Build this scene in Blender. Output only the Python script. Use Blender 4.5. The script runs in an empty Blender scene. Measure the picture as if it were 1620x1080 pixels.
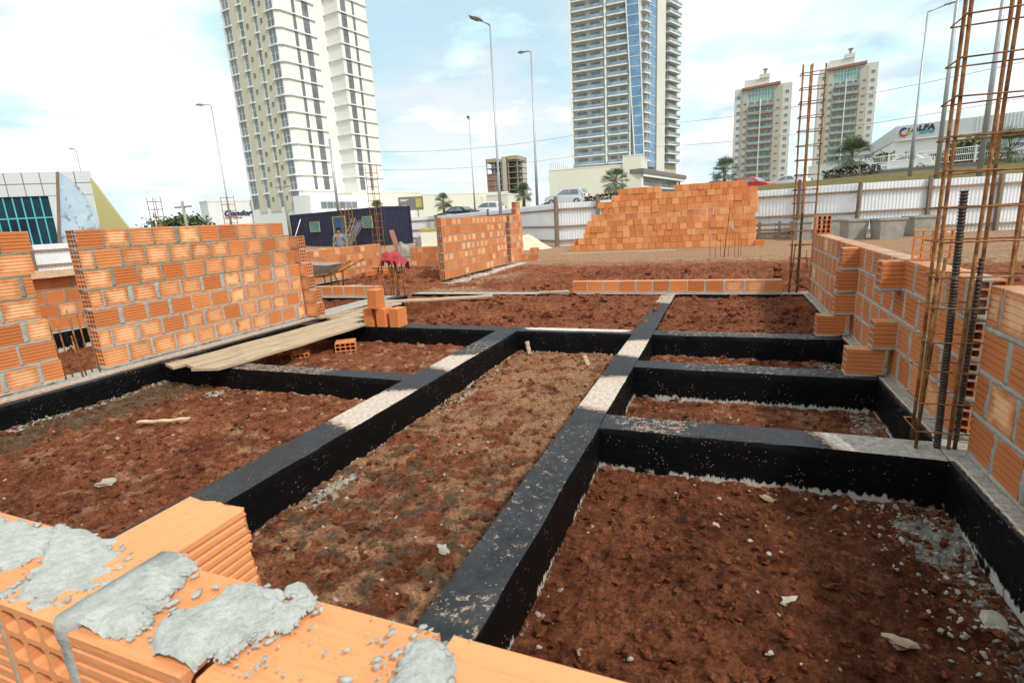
import bpy, math, random
import numpy as np
from mathutils import Matrix, Vector
random.seed(7); RNG = np.random.default_rng(11)
SC = bpy.context.scene
COL = SC.collection

# ---------------------------------------------------------------- camera
F_PX = 835.0                      # focal length in pixels of a 1620 wide picture
def _n(v): return v / np.linalg.norm(v)
_dn = _n(np.array([199.0, 3617.0, F_PX])); _Y = np.array([338.0, -212.0, F_PX]); _Y = _n(_Y - _dn * (_Y @ _dn))
_up = -_dn; _X = _n(np.cross(_Y, _up))
if _X[0] < 0: _X = -_X
R3 = np.stack([_X, _Y, _up]); EYE = np.array([0, 0, 1.28])
cam = bpy.data.cameras.new('camera'); cam_o = bpy.data.objects.new('camera', cam); COL.objects.link(cam_o)
M = Matrix.Identity(4)
for i in range(3):
    M[i][0] = R3[i][0]; M[i][1] = -R3[i][1]; M[i][2] = -R3[i][2]; M[i][3] = EYE[i]
cam_o.matrix_world = M
cam.sensor_width = 36; cam.sensor_fit = 'HORIZONTAL'; cam.lens = F_PX / 1620 * 36
cam.clip_start = 0.02; cam.clip_end = 9000
cam.dof.use_dof = True; cam.dof.focus_distance = 5.5; cam.dof.aperture_fstop = 9
SC.camera = cam_o

def ray(x, y): return R3 @ np.array([x - 810.0, y - 540.0, F_PX])
def gz(x, y, z=0.0):
    d = ray(x, y); return EYE + d * ((z - EYE[2]) / d[2])
def gD(x, y, D):                  # the point seen at photo pixel x,y at horizontal distance D
    d = ray(x, y); return EYE + d * (D / np.hypot(d[0], d[1]))
def gh(x, y): d = ray(x, y); return math.atan2(d[0], d[1])
def pol(deg, D, z=0.0): a = math.radians(deg); return np.array([D * math.sin(a), D * math.cos(a), z])

# ---------------------------------------------------------------- sky, sun, exposure
SUN_DIR = np.array([0.80, -0.42, 1.0]); SUN_DIR = SUN_DIR / np.linalg.norm(SUN_DIR)
W = bpy.data.worlds.new('World'); SC.world = W; W.use_nodes = True
nt = W.node_tree; N = nt.nodes; Lk = nt.links
bg = N['Background']; bg.inputs['Strength'].default_value = 0.1
sky = N.new('ShaderNodeTexSky'); sky.sky_type = 'NISHITA'; sky.sun_disc = False
sky.sun_elevation = math.asin(SUN_DIR[2]); sky.sun_rotation = math.atan2(SUN_DIR[0], SUN_DIR[1])
tc = N.new('ShaderNodeTexCoord')
sep = N.new('ShaderNodeSeparateXYZ'); Lk.new(tc.outputs['Generated'], sep.inputs[0])
mx = N.new('ShaderNodeMath'); mx.operation = 'MAXIMUM'; mx.inputs[1].default_value = 0.06; Lk.new(sep.outputs['Z'], mx.inputs[0])
ad = N.new('ShaderNodeMath'); ad.operation = 'ADD'; ad.inputs[1].default_value = 0.12; Lk.new(mx.outputs[0], ad.inputs[0])
dx = N.new('ShaderNodeMath'); dx.operation = 'DIVIDE'; Lk.new(sep.outputs['X'], dx.inputs[0]); Lk.new(ad.outputs[0], dx.inputs[1])
dy = N.new('ShaderNodeMath'); dy.operation = 'DIVIDE'; Lk.new(sep.outputs['Y'], dy.inputs[0]); Lk.new(ad.outputs[0], dy.inputs[1])
cb = N.new('ShaderNodeCombineXYZ'); Lk.new(dx.outputs[0], cb.inputs[0]); Lk.new(dy.outputs[0], cb.inputs[1])
nz = N.new('ShaderNodeTexNoise'); nz.inputs['Scale'].default_value = 1.15; nz.inputs['Detail'].default_value = 7; nz.inputs['Roughness'].default_value = 0.55
nz.inputs['Distortion'].default_value = 0.25
Lk.new(cb.outputs[0], nz.inputs['Vector'])
dot = N.new('ShaderNodeVectorMath'); dot.operation = 'DOT_PRODUCT'; Lk.new(tc.outputs['Generated'], dot.inputs[0])
_b = ray(690, 60); _b = _b / np.linalg.norm(_b); dot.inputs[1].default_value = tuple(_b)
mr = N.new('ShaderNodeMapRange'); mr.inputs['From Min'].default_value = 0.93; mr.inputs['From Max'].default_value = 0.995
mr.inputs['To Min'].default_value = 0.0; mr.inputs['To Max'].default_value = 0.19; Lk.new(dot.outputs['Value'], mr.inputs['Value'])
sb = N.new('ShaderNodeMath'); sb.operation = 'SUBTRACT'; Lk.new(nz.outputs['Fac'], sb.inputs[0]); Lk.new(mr.outputs[0], sb.inputs[1])
rp = N.new('ShaderNodeMapRange'); rp.inputs['From Min'].default_value = 0.38; rp.inputs['From Max'].default_value = 0.50
rp.inputs['To Min'].default_value = 0.60; rp.inputs['To Max'].default_value = 1.0; Lk.new(sb.outputs[0], rp.inputs['Value'])
mixs = N.new('ShaderNodeMix'); mixs.data_type = 'RGBA'
n2 = N.new('ShaderNodeTexNoise'); n2.inputs['Scale'].default_value = 0.8; n2.inputs['Detail'].default_value = 5; Lk.new(cb.outputs[0], n2.inputs['Vector'])
cm = N.new('ShaderNodeMix'); cm.data_type = 'RGBA'; cm.inputs['A'].default_value = (7.6, 10.5, 11.3, 1); cm.inputs['B'].default_value = (11.3, 11.7, 11.8, 1)
r2 = N.new('ShaderNodeMapRange'); r2.inputs['From Min'].default_value = 0.42; r2.inputs['From Max'].default_value = 0.55; Lk.new(n2.outputs['Fac'], r2.inputs['Value'])
Lk.new(r2.outputs[0], cm.inputs['Factor'])
Lk.new(rp.outputs[0], mixs.inputs['Factor']); Lk.new(sky.outputs[0], mixs.inputs['A']); Lk.new(cm.outputs['Result'], mixs.inputs['B'])
Lk.new(mixs.outputs['Result'], bg.inputs['Color'])
sun = bpy.data.lights.new('sun', 'SUN'); sun.energy = 2.9; sun.angle = math.radians(5); sun.color = (1.0, 0.95, 0.87)
so = bpy.data.objects.new('sun', sun); COL.objects.link(so)
so.rotation_euler = Vector(tuple(-SUN_DIR)).to_track_quat('-Z', 'Y').to_euler()
SC.view_settings.view_transform = 'Standard'; SC.view_settings.look = 'None'
SC.view_settings.exposure = 0.12; SC.view_settings.gamma = 1

# ---------------------------------------------------------------- noise
def _h(ix, iy, s):
    n = (ix.astype(np.int64) * 374761393 + iy.astype(np.int64) * 668265263 + s * 1442695041) & 0x7fffffff
    n = ((n ^ (n >> 13)) * 1274126177) & 0x7fffffff
    n = ((n ^ (n >> 11)) * 974634533) & 0x7fffffff
    return ((n ^ (n >> 15)) & 0xffff) / 65535.0
def vn(x, y, s=0):
    x = np.asarray(x, float); y = np.asarray(y, float)
    ix = np.floor(x); iy = np.floor(y); fx = x - ix; fy = y - iy
    fx = fx * fx * (3 - 2 * fx); fy = fy * fy * (3 - 2 * fy)
    a = _h(ix, iy, s); b = _h(ix + 1, iy, s); c = _h(ix, iy + 1, s); d = _h(ix + 1, iy + 1, s)
    return (a * (1 - fx) + b * fx) * (1 - fy) + (c * (1 - fx) + d * fx) * fy
def fbm(x, y, s=0, o=4, g=0.5):
    t = 0; a = 1; w = 0
    for k in range(o):
        t = t + a * vn(x, y, s + k * 17); w += a; a *= g; x = x * 2.03 + 5.1; y = y * 2.03 + 1.7
    return t / w
def sm(a, b, x): t = np.clip((x - a) / (b - a), 0, 1); return t * t * (3 - 2 * t)

# ---------------------------------------------------------------- materials
def new_mat(name):
    m = bpy.data.materials.new(name); m.use_nodes = True
    return m, m.node_tree.nodes, m.node_tree.links, m.node_tree.nodes['Principled BSDF']
def _ramp(N, L, src, lo, hi, a=0.0, b=1.0):
    r = N.new('ShaderNodeMapRange'); r.inputs['From Min'].default_value = lo; r.inputs['From Max'].default_value = hi
    r.inputs['To Min'].default_value = a; r.inputs['To Max'].default_value = b; L.new(src, r.inputs['Value']); return r.outputs[0]
def _mix(N, L, f, A, B):
    m = N.new('ShaderNodeMix'); m.data_type = 'RGBA'
    for k, v in (('Factor', f), ('A', A), ('B', B)):
        if isinstance(v, (int, float)): m.inputs[k].default_value = v
        elif isinstance(v, tuple): m.inputs[k].default_value = v if len(v) == 4 else v + (1,)
        else: L.new(v, m.inputs[k])
    return m.outputs['Result']
def _noise(N, L, vec, sc, det=4, rough=0.55, dist=0.0):
    n = N.new('ShaderNodeTexNoise'); n.inputs['Scale'].default_value = sc; n.inputs['Detail'].default_value = det
    n.inputs['Roughness'].default_value = rough; n.inputs['Distortion'].default_value = dist
    L.new(vec, n.inputs['Vector']); return n.outputs['Fac']
def _math(N, L, op, a, b=None):
    m = N.new('ShaderNodeMath'); m.operation = op
    for i, v in enumerate((a, b)):
        if v is None: continue
        if isinstance(v, (int, float)): m.inputs[i].default_value = v
        else: L.new(v, m.inputs[i])
    return m.outputs[0]
def _pos(N):
    return N.new('ShaderNodeNewGeometry').outputs['Position']
def _obj(N):
    return N.new('ShaderNodeTexCoord').outputs['Object']
def _bump(N, L, b, h, st, dist=0.01, prev=None):
    u = N.new('ShaderNodeBump'); u.inputs['Strength'].default_value = st; u.inputs['Distance'].default_value = dist
    L.new(h, u.inputs['Height'])
    if prev is not None: L.new(prev, u.inputs['Normal'])
    L.new(u.outputs[0], b.inputs['Normal']); return u.outputs[0]
def simple(name, c1, c2=None, sc=6.0, rough=0.7, metal=0.0, bump=0.0, bsc=None, stretch=None, spec=0.5, det=4):
    m, N, L, b = new_mat(name)
    c2 = c2 or tuple(x * 0.8 for x in c1)
    v = _obj(N)
    if stretch:
        mp = N.new('ShaderNodeMapping'); mp.inputs['Scale'].default_value = stretch; L.new(v, mp.inputs[0]); v = mp.outputs[0]
    f = _ramp(N, L, _noise(N, L, v, sc, det), 0.3, 0.7)
    L.new(_mix(N, L, f, c1, c2), b.inputs['Base Color'])
    b.inputs['Roughness'].default_value = rough; b.inputs['Metallic'].default_value = metal
    b.inputs['Specular IOR Level'].default_value = spec
    if bump: _bump(N, L, b, _noise(N, L, v, bsc or sc * 4, 5), bump, 0.01)
    return m
def attr(N, name, kind='Color'):
    a = N.new('ShaderNodeAttribute'); a.attribute_name = name; return a.outputs[kind]

def brick_mat():
    m, N, L, b = new_mat('fired_clay'); p = _pos(N)
    base = attr(N, 'tint')
    lp = N.new('ShaderNodeSeparateXYZ'); L.new(attr(N, 'lp', 'Vector'), lp.inputs[0])
    n1 = _noise(N, L, p, 14, 4)
    ax = _math(N, L, 'ABSOLUTE', lp.outputs[0]); az = _math(N, L, 'ABSOLUTE', lp.outputs[2])
    r = _math(N, L, 'MAXIMUM', ax, az)
    r = _math(N, L, 'ADD', r, _math(N, L, 'MULTIPLY', _math(N, L, 'SUBTRACT', n1, 0.5), 0.9))
    blot = _math(N, L, 'MULTIPLY', _ramp(N, L, r, 0.95, 0.45), attr(N, 'bw', 'Fac'))
    c = _mix(N, L, blot, base, (0.92, 0.56, 0.29))
    n2 = _noise(N, L, p, 3.0, 5)
    c = _mix(N, L, _ramp(N, L, n2, 0.35, 0.75, 0, 0.35), c, (0.42, 0.13, 0.05))
    vo_ = N.new('ShaderNodeVectorMath'); vo_.operation = 'ADD'; L.new(attr(N, 'lp', 'Vector'), vo_.inputs[0]); L.new(base, vo_.inputs[1])
    mp = N.new('ShaderNodeMapping'); mp.inputs['Scale'].default_value = (0.5, 9, 9); L.new(vo_.outputs[0], mp.inputs[0])
    n3 = _noise(N, L, mp.outputs[0], 2.2, 6, 0.7)
    c = _mix(N, L, _ramp(N, L, n3, 0.55, 0.8, 0, 0.30), c, (0.93, 0.58, 0.36))
    re_ = _math(N, L, 'MAXIMUM', ax, az); nm = _noise(N, L, p, 11, 5, 0.7)
    ed = _math(N, L, 'ADD', re_, _math(N, L, 'MULTIPLY', _math(N, L, 'SUBTRACT', nm, 0.5), 1.1))
    fin = _math(N, L, 'MULTIPLY', _ramp(N, L, ed, 0.98, 1.06, 0, 0.85), _ramp(N, L, re_, 0.6, 0.7))
    fin = _math(N, L, 'MULTIPLY', fin, _ramp(N, L, attr(N, 'bw', 'Fac'), -0.5, -0.4))
    c = _mix(N, L, fin, c, _mix(N, L, n1, (0.28, 0.26, 0.21), (0.46, 0.43, 0.37)))
    n4 = _noise(N, L, p, 40, 4)
    c = _mix(N, L, _ramp(N, L, n4, 0.66, 0.74, 0, 0.5), c, (0.55, 0.50, 0.44))
    L.new(c, b.inputs['Base Color']); b.inputs['Roughness'].default_value = 0.85; b.inputs['Specular IOR Level'].default_value = 0.25
    u = _bump(N, L, b, _noise(N, L, p, 120, 3), 0.25, 0.002)
    _bump(N, L, b, n3, 0.55, 0.004, u)
    return m
def mortar_mat(name, c1, c2, s1=9):
    m, N, L, b = new_mat(name); p = _pos(N)
    n1 = _noise(N, L, p, s1, 7, 0.7); n2 = _noise(N, L, p, 70, 4, 0.7)
    c = _mix(N, L, _ramp(N, L, n1, 0.3, 0.7), c1, c2)
    c = _mix(N, L, _ramp(N, L, n2, 0.6, 0.75, 0, 0.4), c, tuple(x * 0.55 for x in c1))
    L.new(c, b.inputs['Base Color']); b.inputs['Roughness'].default_value = 0.95
    b.inputs['Specular IOR Level'].default_value = 0.2
    u = _bump(N, L, b, _noise(N, L, p, 330, 5, 0.8), 0.9, 0.003); u = _bump(N, L, b, n2, 0.8, 0.006, u); _bump(N, L, b, _noise(N, L, p, 25, 3), 0.7, 0.01, u)
    return m
def tar_mat():
    # bitumen-painted concrete: bare where the 'bare' attribute, the ragged lower edge or splashes say so
    m, N, L, b = new_mat('bitumen_on_concrete'); p = _pos(N)
    sp = N.new('ShaderNodeSeparateXYZ'); L.new(p, sp.inputs[0])
    g = N.new('ShaderNodeNewGeometry'); gn = N.new('ShaderNodeSeparateXYZ'); L.new(g.outputs['Normal'], gn.inputs[0])
    mp = N.new('ShaderNodeMapping'); mp.inputs['Scale'].default_value = (1, 1, 0.25); L.new(p, mp.inputs[0])
    nd = _noise(N, L, mp.outputs[0], 45, 3)
    edge = _math(N, L, 'ADD', sp.outputs[2], _math(N, L, 'MULTIPLY', nd, 0.10))
    low = _math(N, L, 'MULTIPLY', _ramp(N, L, edge, -0.186, -0.197), _ramp(N, L, _noise(N, L, p, 3.5, 4, 0.7), 0.43, 0.49))
    nb = _noise(N, L, p, 26, 9, 0.78, 0.6); nb2 = _noise(N, L, p, 7, 4)
    bare = _math(N, L, 'ADD', attr(N, 'bare', 'Fac'), _math(N, L, 'MULTIPLY', _math(N, L, 'SUBTRACT', nb, 0.5), 1.5))
    bare = _ramp(N, L, bare, 0.49, 0.56)
    vo = N.new('ShaderNodeTexVoronoi'); vo.inputs['Scale'].default_value = 48; L.new(p, vo.inputs['Vector'])
    spk = _math(N, L, 'MULTIPLY', _ramp(N, L, vo.outputs['Distance'], 0.20, 0.13), _ramp(N, L, nb2, 0.52, 0.60))
    f = _math(N, L, 'MAXIMUM', _math(N, L, 'MAXIMUM', low, bare), _math(N, L, 'MULTIPLY', spk, 0.8))
    conc = _mix(N, L, _ramp(N, L, _noise(N, L, p, 34, 7, 0.75), 0.42, 0.60), (0.72, 0.67, 0.60), (0.44, 0.31, 0.23))
    conc = _mix(N, L, _ramp(N, L, attr(N, 'bare', 'Fac'), 0.85, 0.55), conc, (0.36, 0.25, 0.18))
    conc = _mix(N, L, _ramp(N, L, attr(N, 'bare', 'Fac'), 0.965, 0.978), conc, _mix(N, L, _ramp(N, L, nb, .4, .6), (0.44, 0.41, 0.36), (0.26, 0.22, 0.18)))
    conc = _mix(N, L, low, conc, _mix(N, L, nb, (0.30, 0.28, 0.24), (0.66, 0.64, 0.58)))
    dust_sheen = _math(N, L, 'MULTIPLY', _ramp(N, L, gn.outputs[2], 0.5, 0.9), _ramp(N, L, _noise(N, L, p, 6, 7, 0.75), 0.36, 0.66, 0.10, 0.32))  # thin dust, plus the grey-blue sky sheen painted onto upward faces
    tar = _mix(N, L, dust_sheen, (0.0035, 0.0035, 0.004), (0.155, 0.163, 0.178))
    L.new(_mix(N, L, f, tar, conc), b.inputs['Base Color'])
    rr = _mix(N, L, f, (0.42, 0.42, 0.42), (0.9, 0.9, 0.9)); 
    ms = N.new('ShaderNodeMapping'); ms.inputs['Scale'].default_value = (2, 2, 16); L.new(p, ms.inputs[0]); rs_ = _ramp(N, L, _noise(N, L, ms.outputs[0], 3, 5, 0.65), 0.35, 0.65, 0.36, 0.72)
    L.new(_math(N, L, 'MAXIMUM', rs_, _math(N, L, 'MULTIPLY', f, 0.92)), b.inputs['Roughness'])
    L.new(_ramp(N, L, f, 0, 1, 0.13, 0.2), b.inputs['Specular IOR Level'])
    u = _bump(N, L, b, _noise(N, L, p, 60, 5, 0.6), 0.45, 0.006); _bump(N, L, b, _noise(N, L, p, 10, 3), 0.5, 0.012, u)
    return m
def soil_mat():
    m, N, L, b = new_mat('red_soil'); p = _pos(N)
    z = N.new('ShaderNodeSeparateColor'); L.new(attr(N, 'zone'), z.inputs[0])
    z2 = N.new('ShaderNodeSeparateColor'); L.new(attr(N, 'zone2'), z2.inputs[0])
    n1 = _noise(N, L, p, 2.2, 6, 0.6); n2 = _noise(N, L, p, 16, 6, 0.7); n3 = _noise(N, L, p, 75, 5, 0.7)
    c = _mix(N, L, _ramp(N, L, n1, 0.35, 0.65), (0.115, 0.032, 0.014), (0.24, 0.078, 0.034))
    c = _mix(N, L, _ramp(N, L, n2, 0.48, 0.66, 0, 0.75), c, (0.26, 0.095, 0.045))
    c = _mix(N, L, _ramp(N, L, n2, 0.46, 0.34, 0, 0.7), c, (0.045, 0.015, 0.008))
    tan = _math(N, L, 'ADD', z.outputs[0], _math(N, L, 'MULTIPLY', _math(N, L, 'SUBTRACT', _noise(N, L, p, 6, 5, 0.6), 0.5), 1.1))
    c = _mix(N, L, _ramp(N, L, tan, 0.44, 0.56, 0, 0.9), c, _mix(N, L, n3, (0.24, 0.112, 0.056), (0.43, 0.235, 0.128)))
    mud = _math(N, L, 'ADD', z.outputs[1], _math(N, L, 'MULTIPLY', _math(N, L, 'SUBTRACT', _noise(N, L, p, 9, 6, 0.6), 0.5), 1.2))
    c = _mix(N, L, _ramp(N, L, mud, 0.47, 0.56, 0, 0.9), c, _mix(N, L, n2, (0.062, 0.043, 0.025), (0.150, 0.105, 0.062)))
    sand = _math(N, L, 'ADD', z.outputs[2], _math(N, L, 'MULTIPLY', _math(N, L, 'SUBTRACT', _noise(N, L, p, 1.6, 6, 0.65), 0.5), 0.9))
    c = _mix(N, L, _ramp(N, L, sand, 0.35, 0.65), c, _mix(N, L, _ramp(N, L, n2, .35, .65), (0.19, 0.10, 0.052), (0.34, 0.215, 0.13)))
    lime = _math(N, L, 'ADD', z2.outputs[0], _math(N, L, 'MULTIPLY', _math(N, L, 'SUBTRACT', _noise(N, L, p, 26, 6, 0.75), 0.5), 1.6))
    c = _mix(N, L, _ramp(N, L, lime, 0.55, 0.68), c, _mix(N, L, n3, (0.30, 0.27, 0.22), (0.62, 0.57, 0.50)))
    spk = _ramp(N, L, _noise(N, L, p, 48, 3, 0.6), 0.70, 0.74)
    c = _mix(N, L, _math(N, L, 'MULTIPLY', spk, 0.6), c, (0.42, 0.27, 0.19))
    pk = _ramp(N, L, _noise(N, L, p, 7, 7, 0.75), 0.56, 0.70, 0, 0.45); c = _mix(N, L, pk, c, (0.30, 0.135, 0.085))
    g1 = _noise(N, L, p, 55, 10, 0.85); g2 = _noise(N, L, p, 11, 8, 0.75)
    gm_ = _math(N, L, 'MULTIPLY', _ramp(N, L, g1, 0.36, 0.64, 0.38, 2.05), _ramp(N, L, g2, 0.34, 0.66, 0.70, 1.50))
    vm = N.new('ShaderNodeVectorMath'); vm.operation = 'SCALE'; L.new(c, vm.inputs[0]); gm_ = _math(N, L, 'MULTIPLY', gm_, _ramp(N, L, attr(N, 'soil_darken', 'Fac'), 0, 1, 1.0, 0.5)); L.new(gm_, vm.inputs['Scale']); c = vm.outputs[0]
    grs = _mix(N, L, _ramp(N, L, _noise(N, L, p, 3.2, 6, .7), .4, .6), (0.10, 0.115, 0.03), (0.22, 0.135, 0.06))
    c = _mix(N, L, z2.outputs[1], c, grs)
    asph = _mix(N, L, n2, (0.05, 0.05, 0.05), (0.075, 0.073, 0.07))
    c = _mix(N, L, z2.outputs[2], c, asph)
    L.new(c, b.inputs['Base Color']); b.inputs['Roughness'].default_value = 0.96; b.inputs['Specular IOR Level'].default_value = 0.15
    u = _bump(N, L, b, g1, 1.0, 0.022); u = _bump(N, L, b, g2, 1.0, 0.05, u); _bump(N, L, b, n3, 0.6, 0.008, u)
    return m
def rust_mat():
    m, N, L, b = new_mat('rusty_steel'); p = _pos(N)
    n = _noise(N, L, p, 18, 5, 0.6); n2 = _noise(N, L, p, 90, 3)
    c = _mix(N, L, _ramp(N, L, n, 0.35, 0.65), (0.13, 0.045, 0.016), (0.42, 0.18, 0.045))
    c = _mix(N, L, _ramp(N, L, n2, 0.6, 0.7, 0, 0.5), c, (0.05, 0.025, 0.018))
    L.new(c, b.inputs['Base Color']); b.inputs['Roughness'].default_value = 0.75; b.inputs['Metallic'].default_value = 0.15
    _bump(N, L, b, n2, 0.5, 0.003); return m
def wood_mat(name, c1, c2, ax=1):
    m, N, L, b = new_mat(name); v = _obj(N); mp = N.new('ShaderNodeMapping')
    s = [26, 26, 26]; s[ax] = 1.2; mp.inputs['Scale'].default_value = s; L.new(v, mp.inputs[0])
    n = _noise(N, L, mp.outputs[0], 2.2, 6, 0.65, 0.4); n2 = _noise(N, L, v, 5, 4)
    c = _mix(N, L, _ramp(N, L, n, 0.35, 0.65), c1, c2)
    c = _mix(N, L, _ramp(N, L, n2, 0.55, 0.7, 0, 0.5), c, tuple(x * 0.6 for x in c2))
    L.new(c, b.inputs['Base Color']); b.inputs['Roughness'].default_value = 0.85; _bump(N, L, b, n, 0.5, 0.004); return m
def glass_mat(name, c, rough=0.12, c2=None):
    m, N, L, b = new_mat(name)
    f = _ramp(N, L, _noise(N, L, _pos(N), 0.35, 2), 0.35, 0.65)
    L.new(_mix(N, L, f, c, c2 or tuple(x * 0.6 for x in c)), b.inputs['Base Color'])
    b.inputs['Roughness'].default_value = rough; b.inputs['Specular IOR Level'].default_value = 0.8; return m
MT = {}
MT['brick'] = brick_mat()
MT['mortar'] = mortar_mat('grey_mortar', (0.34, 0.325, 0.28), (0.46, 0.44, 0.39))
MT['old_mortar'] = mortar_mat('damp_mortar', (0.23, 0.21, 0.15), (0.33, 0.30, 0.23))
MT['fresh'] = mortar_mat('fresh_mortar', (0.40, 0.405, 0.37), (0.60, 0.605, 0.56), 34)
MT['tar'] = tar_mat(); MT['soil'] = soil_mat(); MT['rust'] = rust_mat()
MT['dark_steel'] = simple('dark_ribbed_steel', (0.035, 0.03, 0.028), (0.10, 0.07, 0.05), 30, 0.55, 0.5, 0.3)
MT['plank'] = wood_mat('weathered_plank', (0.53, 0.40, 0.26), (0.32, 0.23, 0.14))
MT['post'] = wood_mat('old_timber_post', (0.25, 0.18, 0.125), (0.13, 0.09, 0.065), 2)
MT['rail'] = wood_mat('old_timber_rail', (0.34, 0.23, 0.15), (0.20, 0.13, 0.085), 0)
MT['newwood'] = wood_mat('pale_plywood', (0.70, 0.52, 0.34), (0.55, 0.38, 0.22), 0)
MT['galv'] = simple('galvanised_sheet', (0.88, 0.89, 0.90), (0.76, 0.78, 0.80), 0.9, 0.42, 0.25, spec=0.5)
MT['steelgrey'] = simple('galvanised_pole', (0.42, 0.44, 0.45), (0.33, 0.35, 0.36), 2, 0.45, 0.5)
MT['concrete'] = simple('raw_concrete', (0.36, 0.34, 0.29), (0.25, 0.235, 0.20), 5, 0.92, 0, 0.4, 40)
MT['white'] = simple('white_render', (0.80, 0.80, 0.77), (0.74, 0.74, 0.70), 0.12, 0.8)
MT['beige'] = simple('beige_render', (0.60, 0.57, 0.44), (0.54, 0.515, 0.40), 0.15, 0.85)
MT['cream'] = simple('cream_render', (0.74, 0.72, 0.60), (0.68, 0.66, 0.54), 0.1, 0.85)
MT['ledge'] = simple('white_slab_edge', (0.82, 0.81, 0.78), (0.72, 0.71, 0.68), 0.5, 0.75)
MT['glass'] = glass_mat('window_glass', (0.19, 0.21, 0.23))
MT['blueglass'] = glass_mat('blue_curtain_glass', (0.16, 0.30, 0.46), 0.08, (0.10, 0.20, 0.33))
MT['greenglass'] = glass_mat('green_balcony_glass', (0.24, 0.40, 0.37), 0.1, (0.16, 0.30, 0.28))
MT['balglass'] = glass_mat('grey_balcony_glass', (0.27, 0.35, 0.40), 0.12)
MT['darkframe'] = simple('dark_window_frame', (0.22, 0.19, 0.17), (0.16, 0.14, 0.125), 1, 0.6)
MT['tealframe'] = simple('teal_mullion', (0.12, 0.48, 0.52), (0.08, 0.38, 0.42), 1, 0.4)
MT['darkglass'] = glass_mat('dark_facade_glass', (0.006, 0.022, 0.035), 0.3, (0.012, 0.05, 0.07)); MT['darkglass'].node_tree.nodes['Principled BSDF'].inputs['Specular IOR Level'].default_value = 0.2
MT['tower_tan'] = simple('tan_render', (0.50, 0.47, 0.39), (0.44, 0.41, 0.34), 0.15, 0.85)
MT['tower_light'] = simple('light_tan_render', (0.64, 0.63, 0.57), (0.57, 0.56, 0.51), 0.15, 0.85)
MT['terracotta'] = simple('terracotta_band', (0.36, 0.16, 0.10), (0.28, 0.12, 0.08), 1, 0.8)
MT['navy'] = simple('navy_container_paint', (0.013, 0.014, 0.040), (0.022, 0.022, 0.055), 1.4, 0.5, 0, 0.15, 12)
MT['yellow'] = simple('yellow_paint', (0.50, 0.42, 0.10), (0.38, 0.31, 0.08), 3, 0.6)
MT['skyblue'] = simple('blue_louver_paint', (0.10, 0.27, 0.50), (0.07, 0.20, 0.40), 3, 0.5)
MT['black'] = simple('black_rubber', (0.015, 0.015, 0.016), (0.03, 0.03, 0.03), 10, 0.7)
MT['chrome'] = simple('bright_metal', (0.6, 0.6, 0.62), (0.45, 0.45, 0.47), 10, 0.3, 0.9)
MT['leaf'] = simple('leaf_green', (0.055, 0.095, 0.028), (0.11, 0.15, 0.05), 3, 0.6)
MT['palmleaf'] = simple('palm_frond', (0.085, 0.115, 0.055), (0.16, 0.185, 0.10), 2, 0.55)
MT['bark'] = simple('palm_bark', (0.20, 0.155, 0.11), (0.12, 0.09, 0.065), 8, 0.9, 0, 0.5)
MT['hedge'] = simple('hedge_leaf', (0.035, 0.05, 0.02), (0.09, 0.06, 0.03), 3, 0.8)
MT['tile_white'] = simple('white_metal_panel', (0.76, 0.78, 0.78), (0.70, 0.72, 0.72), 0.3, 0.5)
MT['grey_panel'] = simple('pale_grey_panel', (0.58, 0.62, 0.63), (0.52, 0.56, 0.57), 0.3, 0.55)
MT['stone'] = simple('pale_rubble_stone', (0.44, 0.33, 0.25), (0.24, 0.14, 0.095), 9, 0.95, 0, 0.6)
MT['lime'] = simple('lime_rubble', (0.42, 0.38, 0.31), (0.26, 0.21, 0.16), 14, 0.95, 0, 0.6)
MT['clod'] = simple('soil_clod', (0.15, 0.05, 0.024), (0.075, 0.024, 0.012), 9, 0.97, 0, 0.8)
MT['red_cloth'] = simple('red_cloth', (0.42, 0.045, 0.055), (0.30, 0.03, 0.04), 8, 0.9, 0, 0.3)

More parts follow.
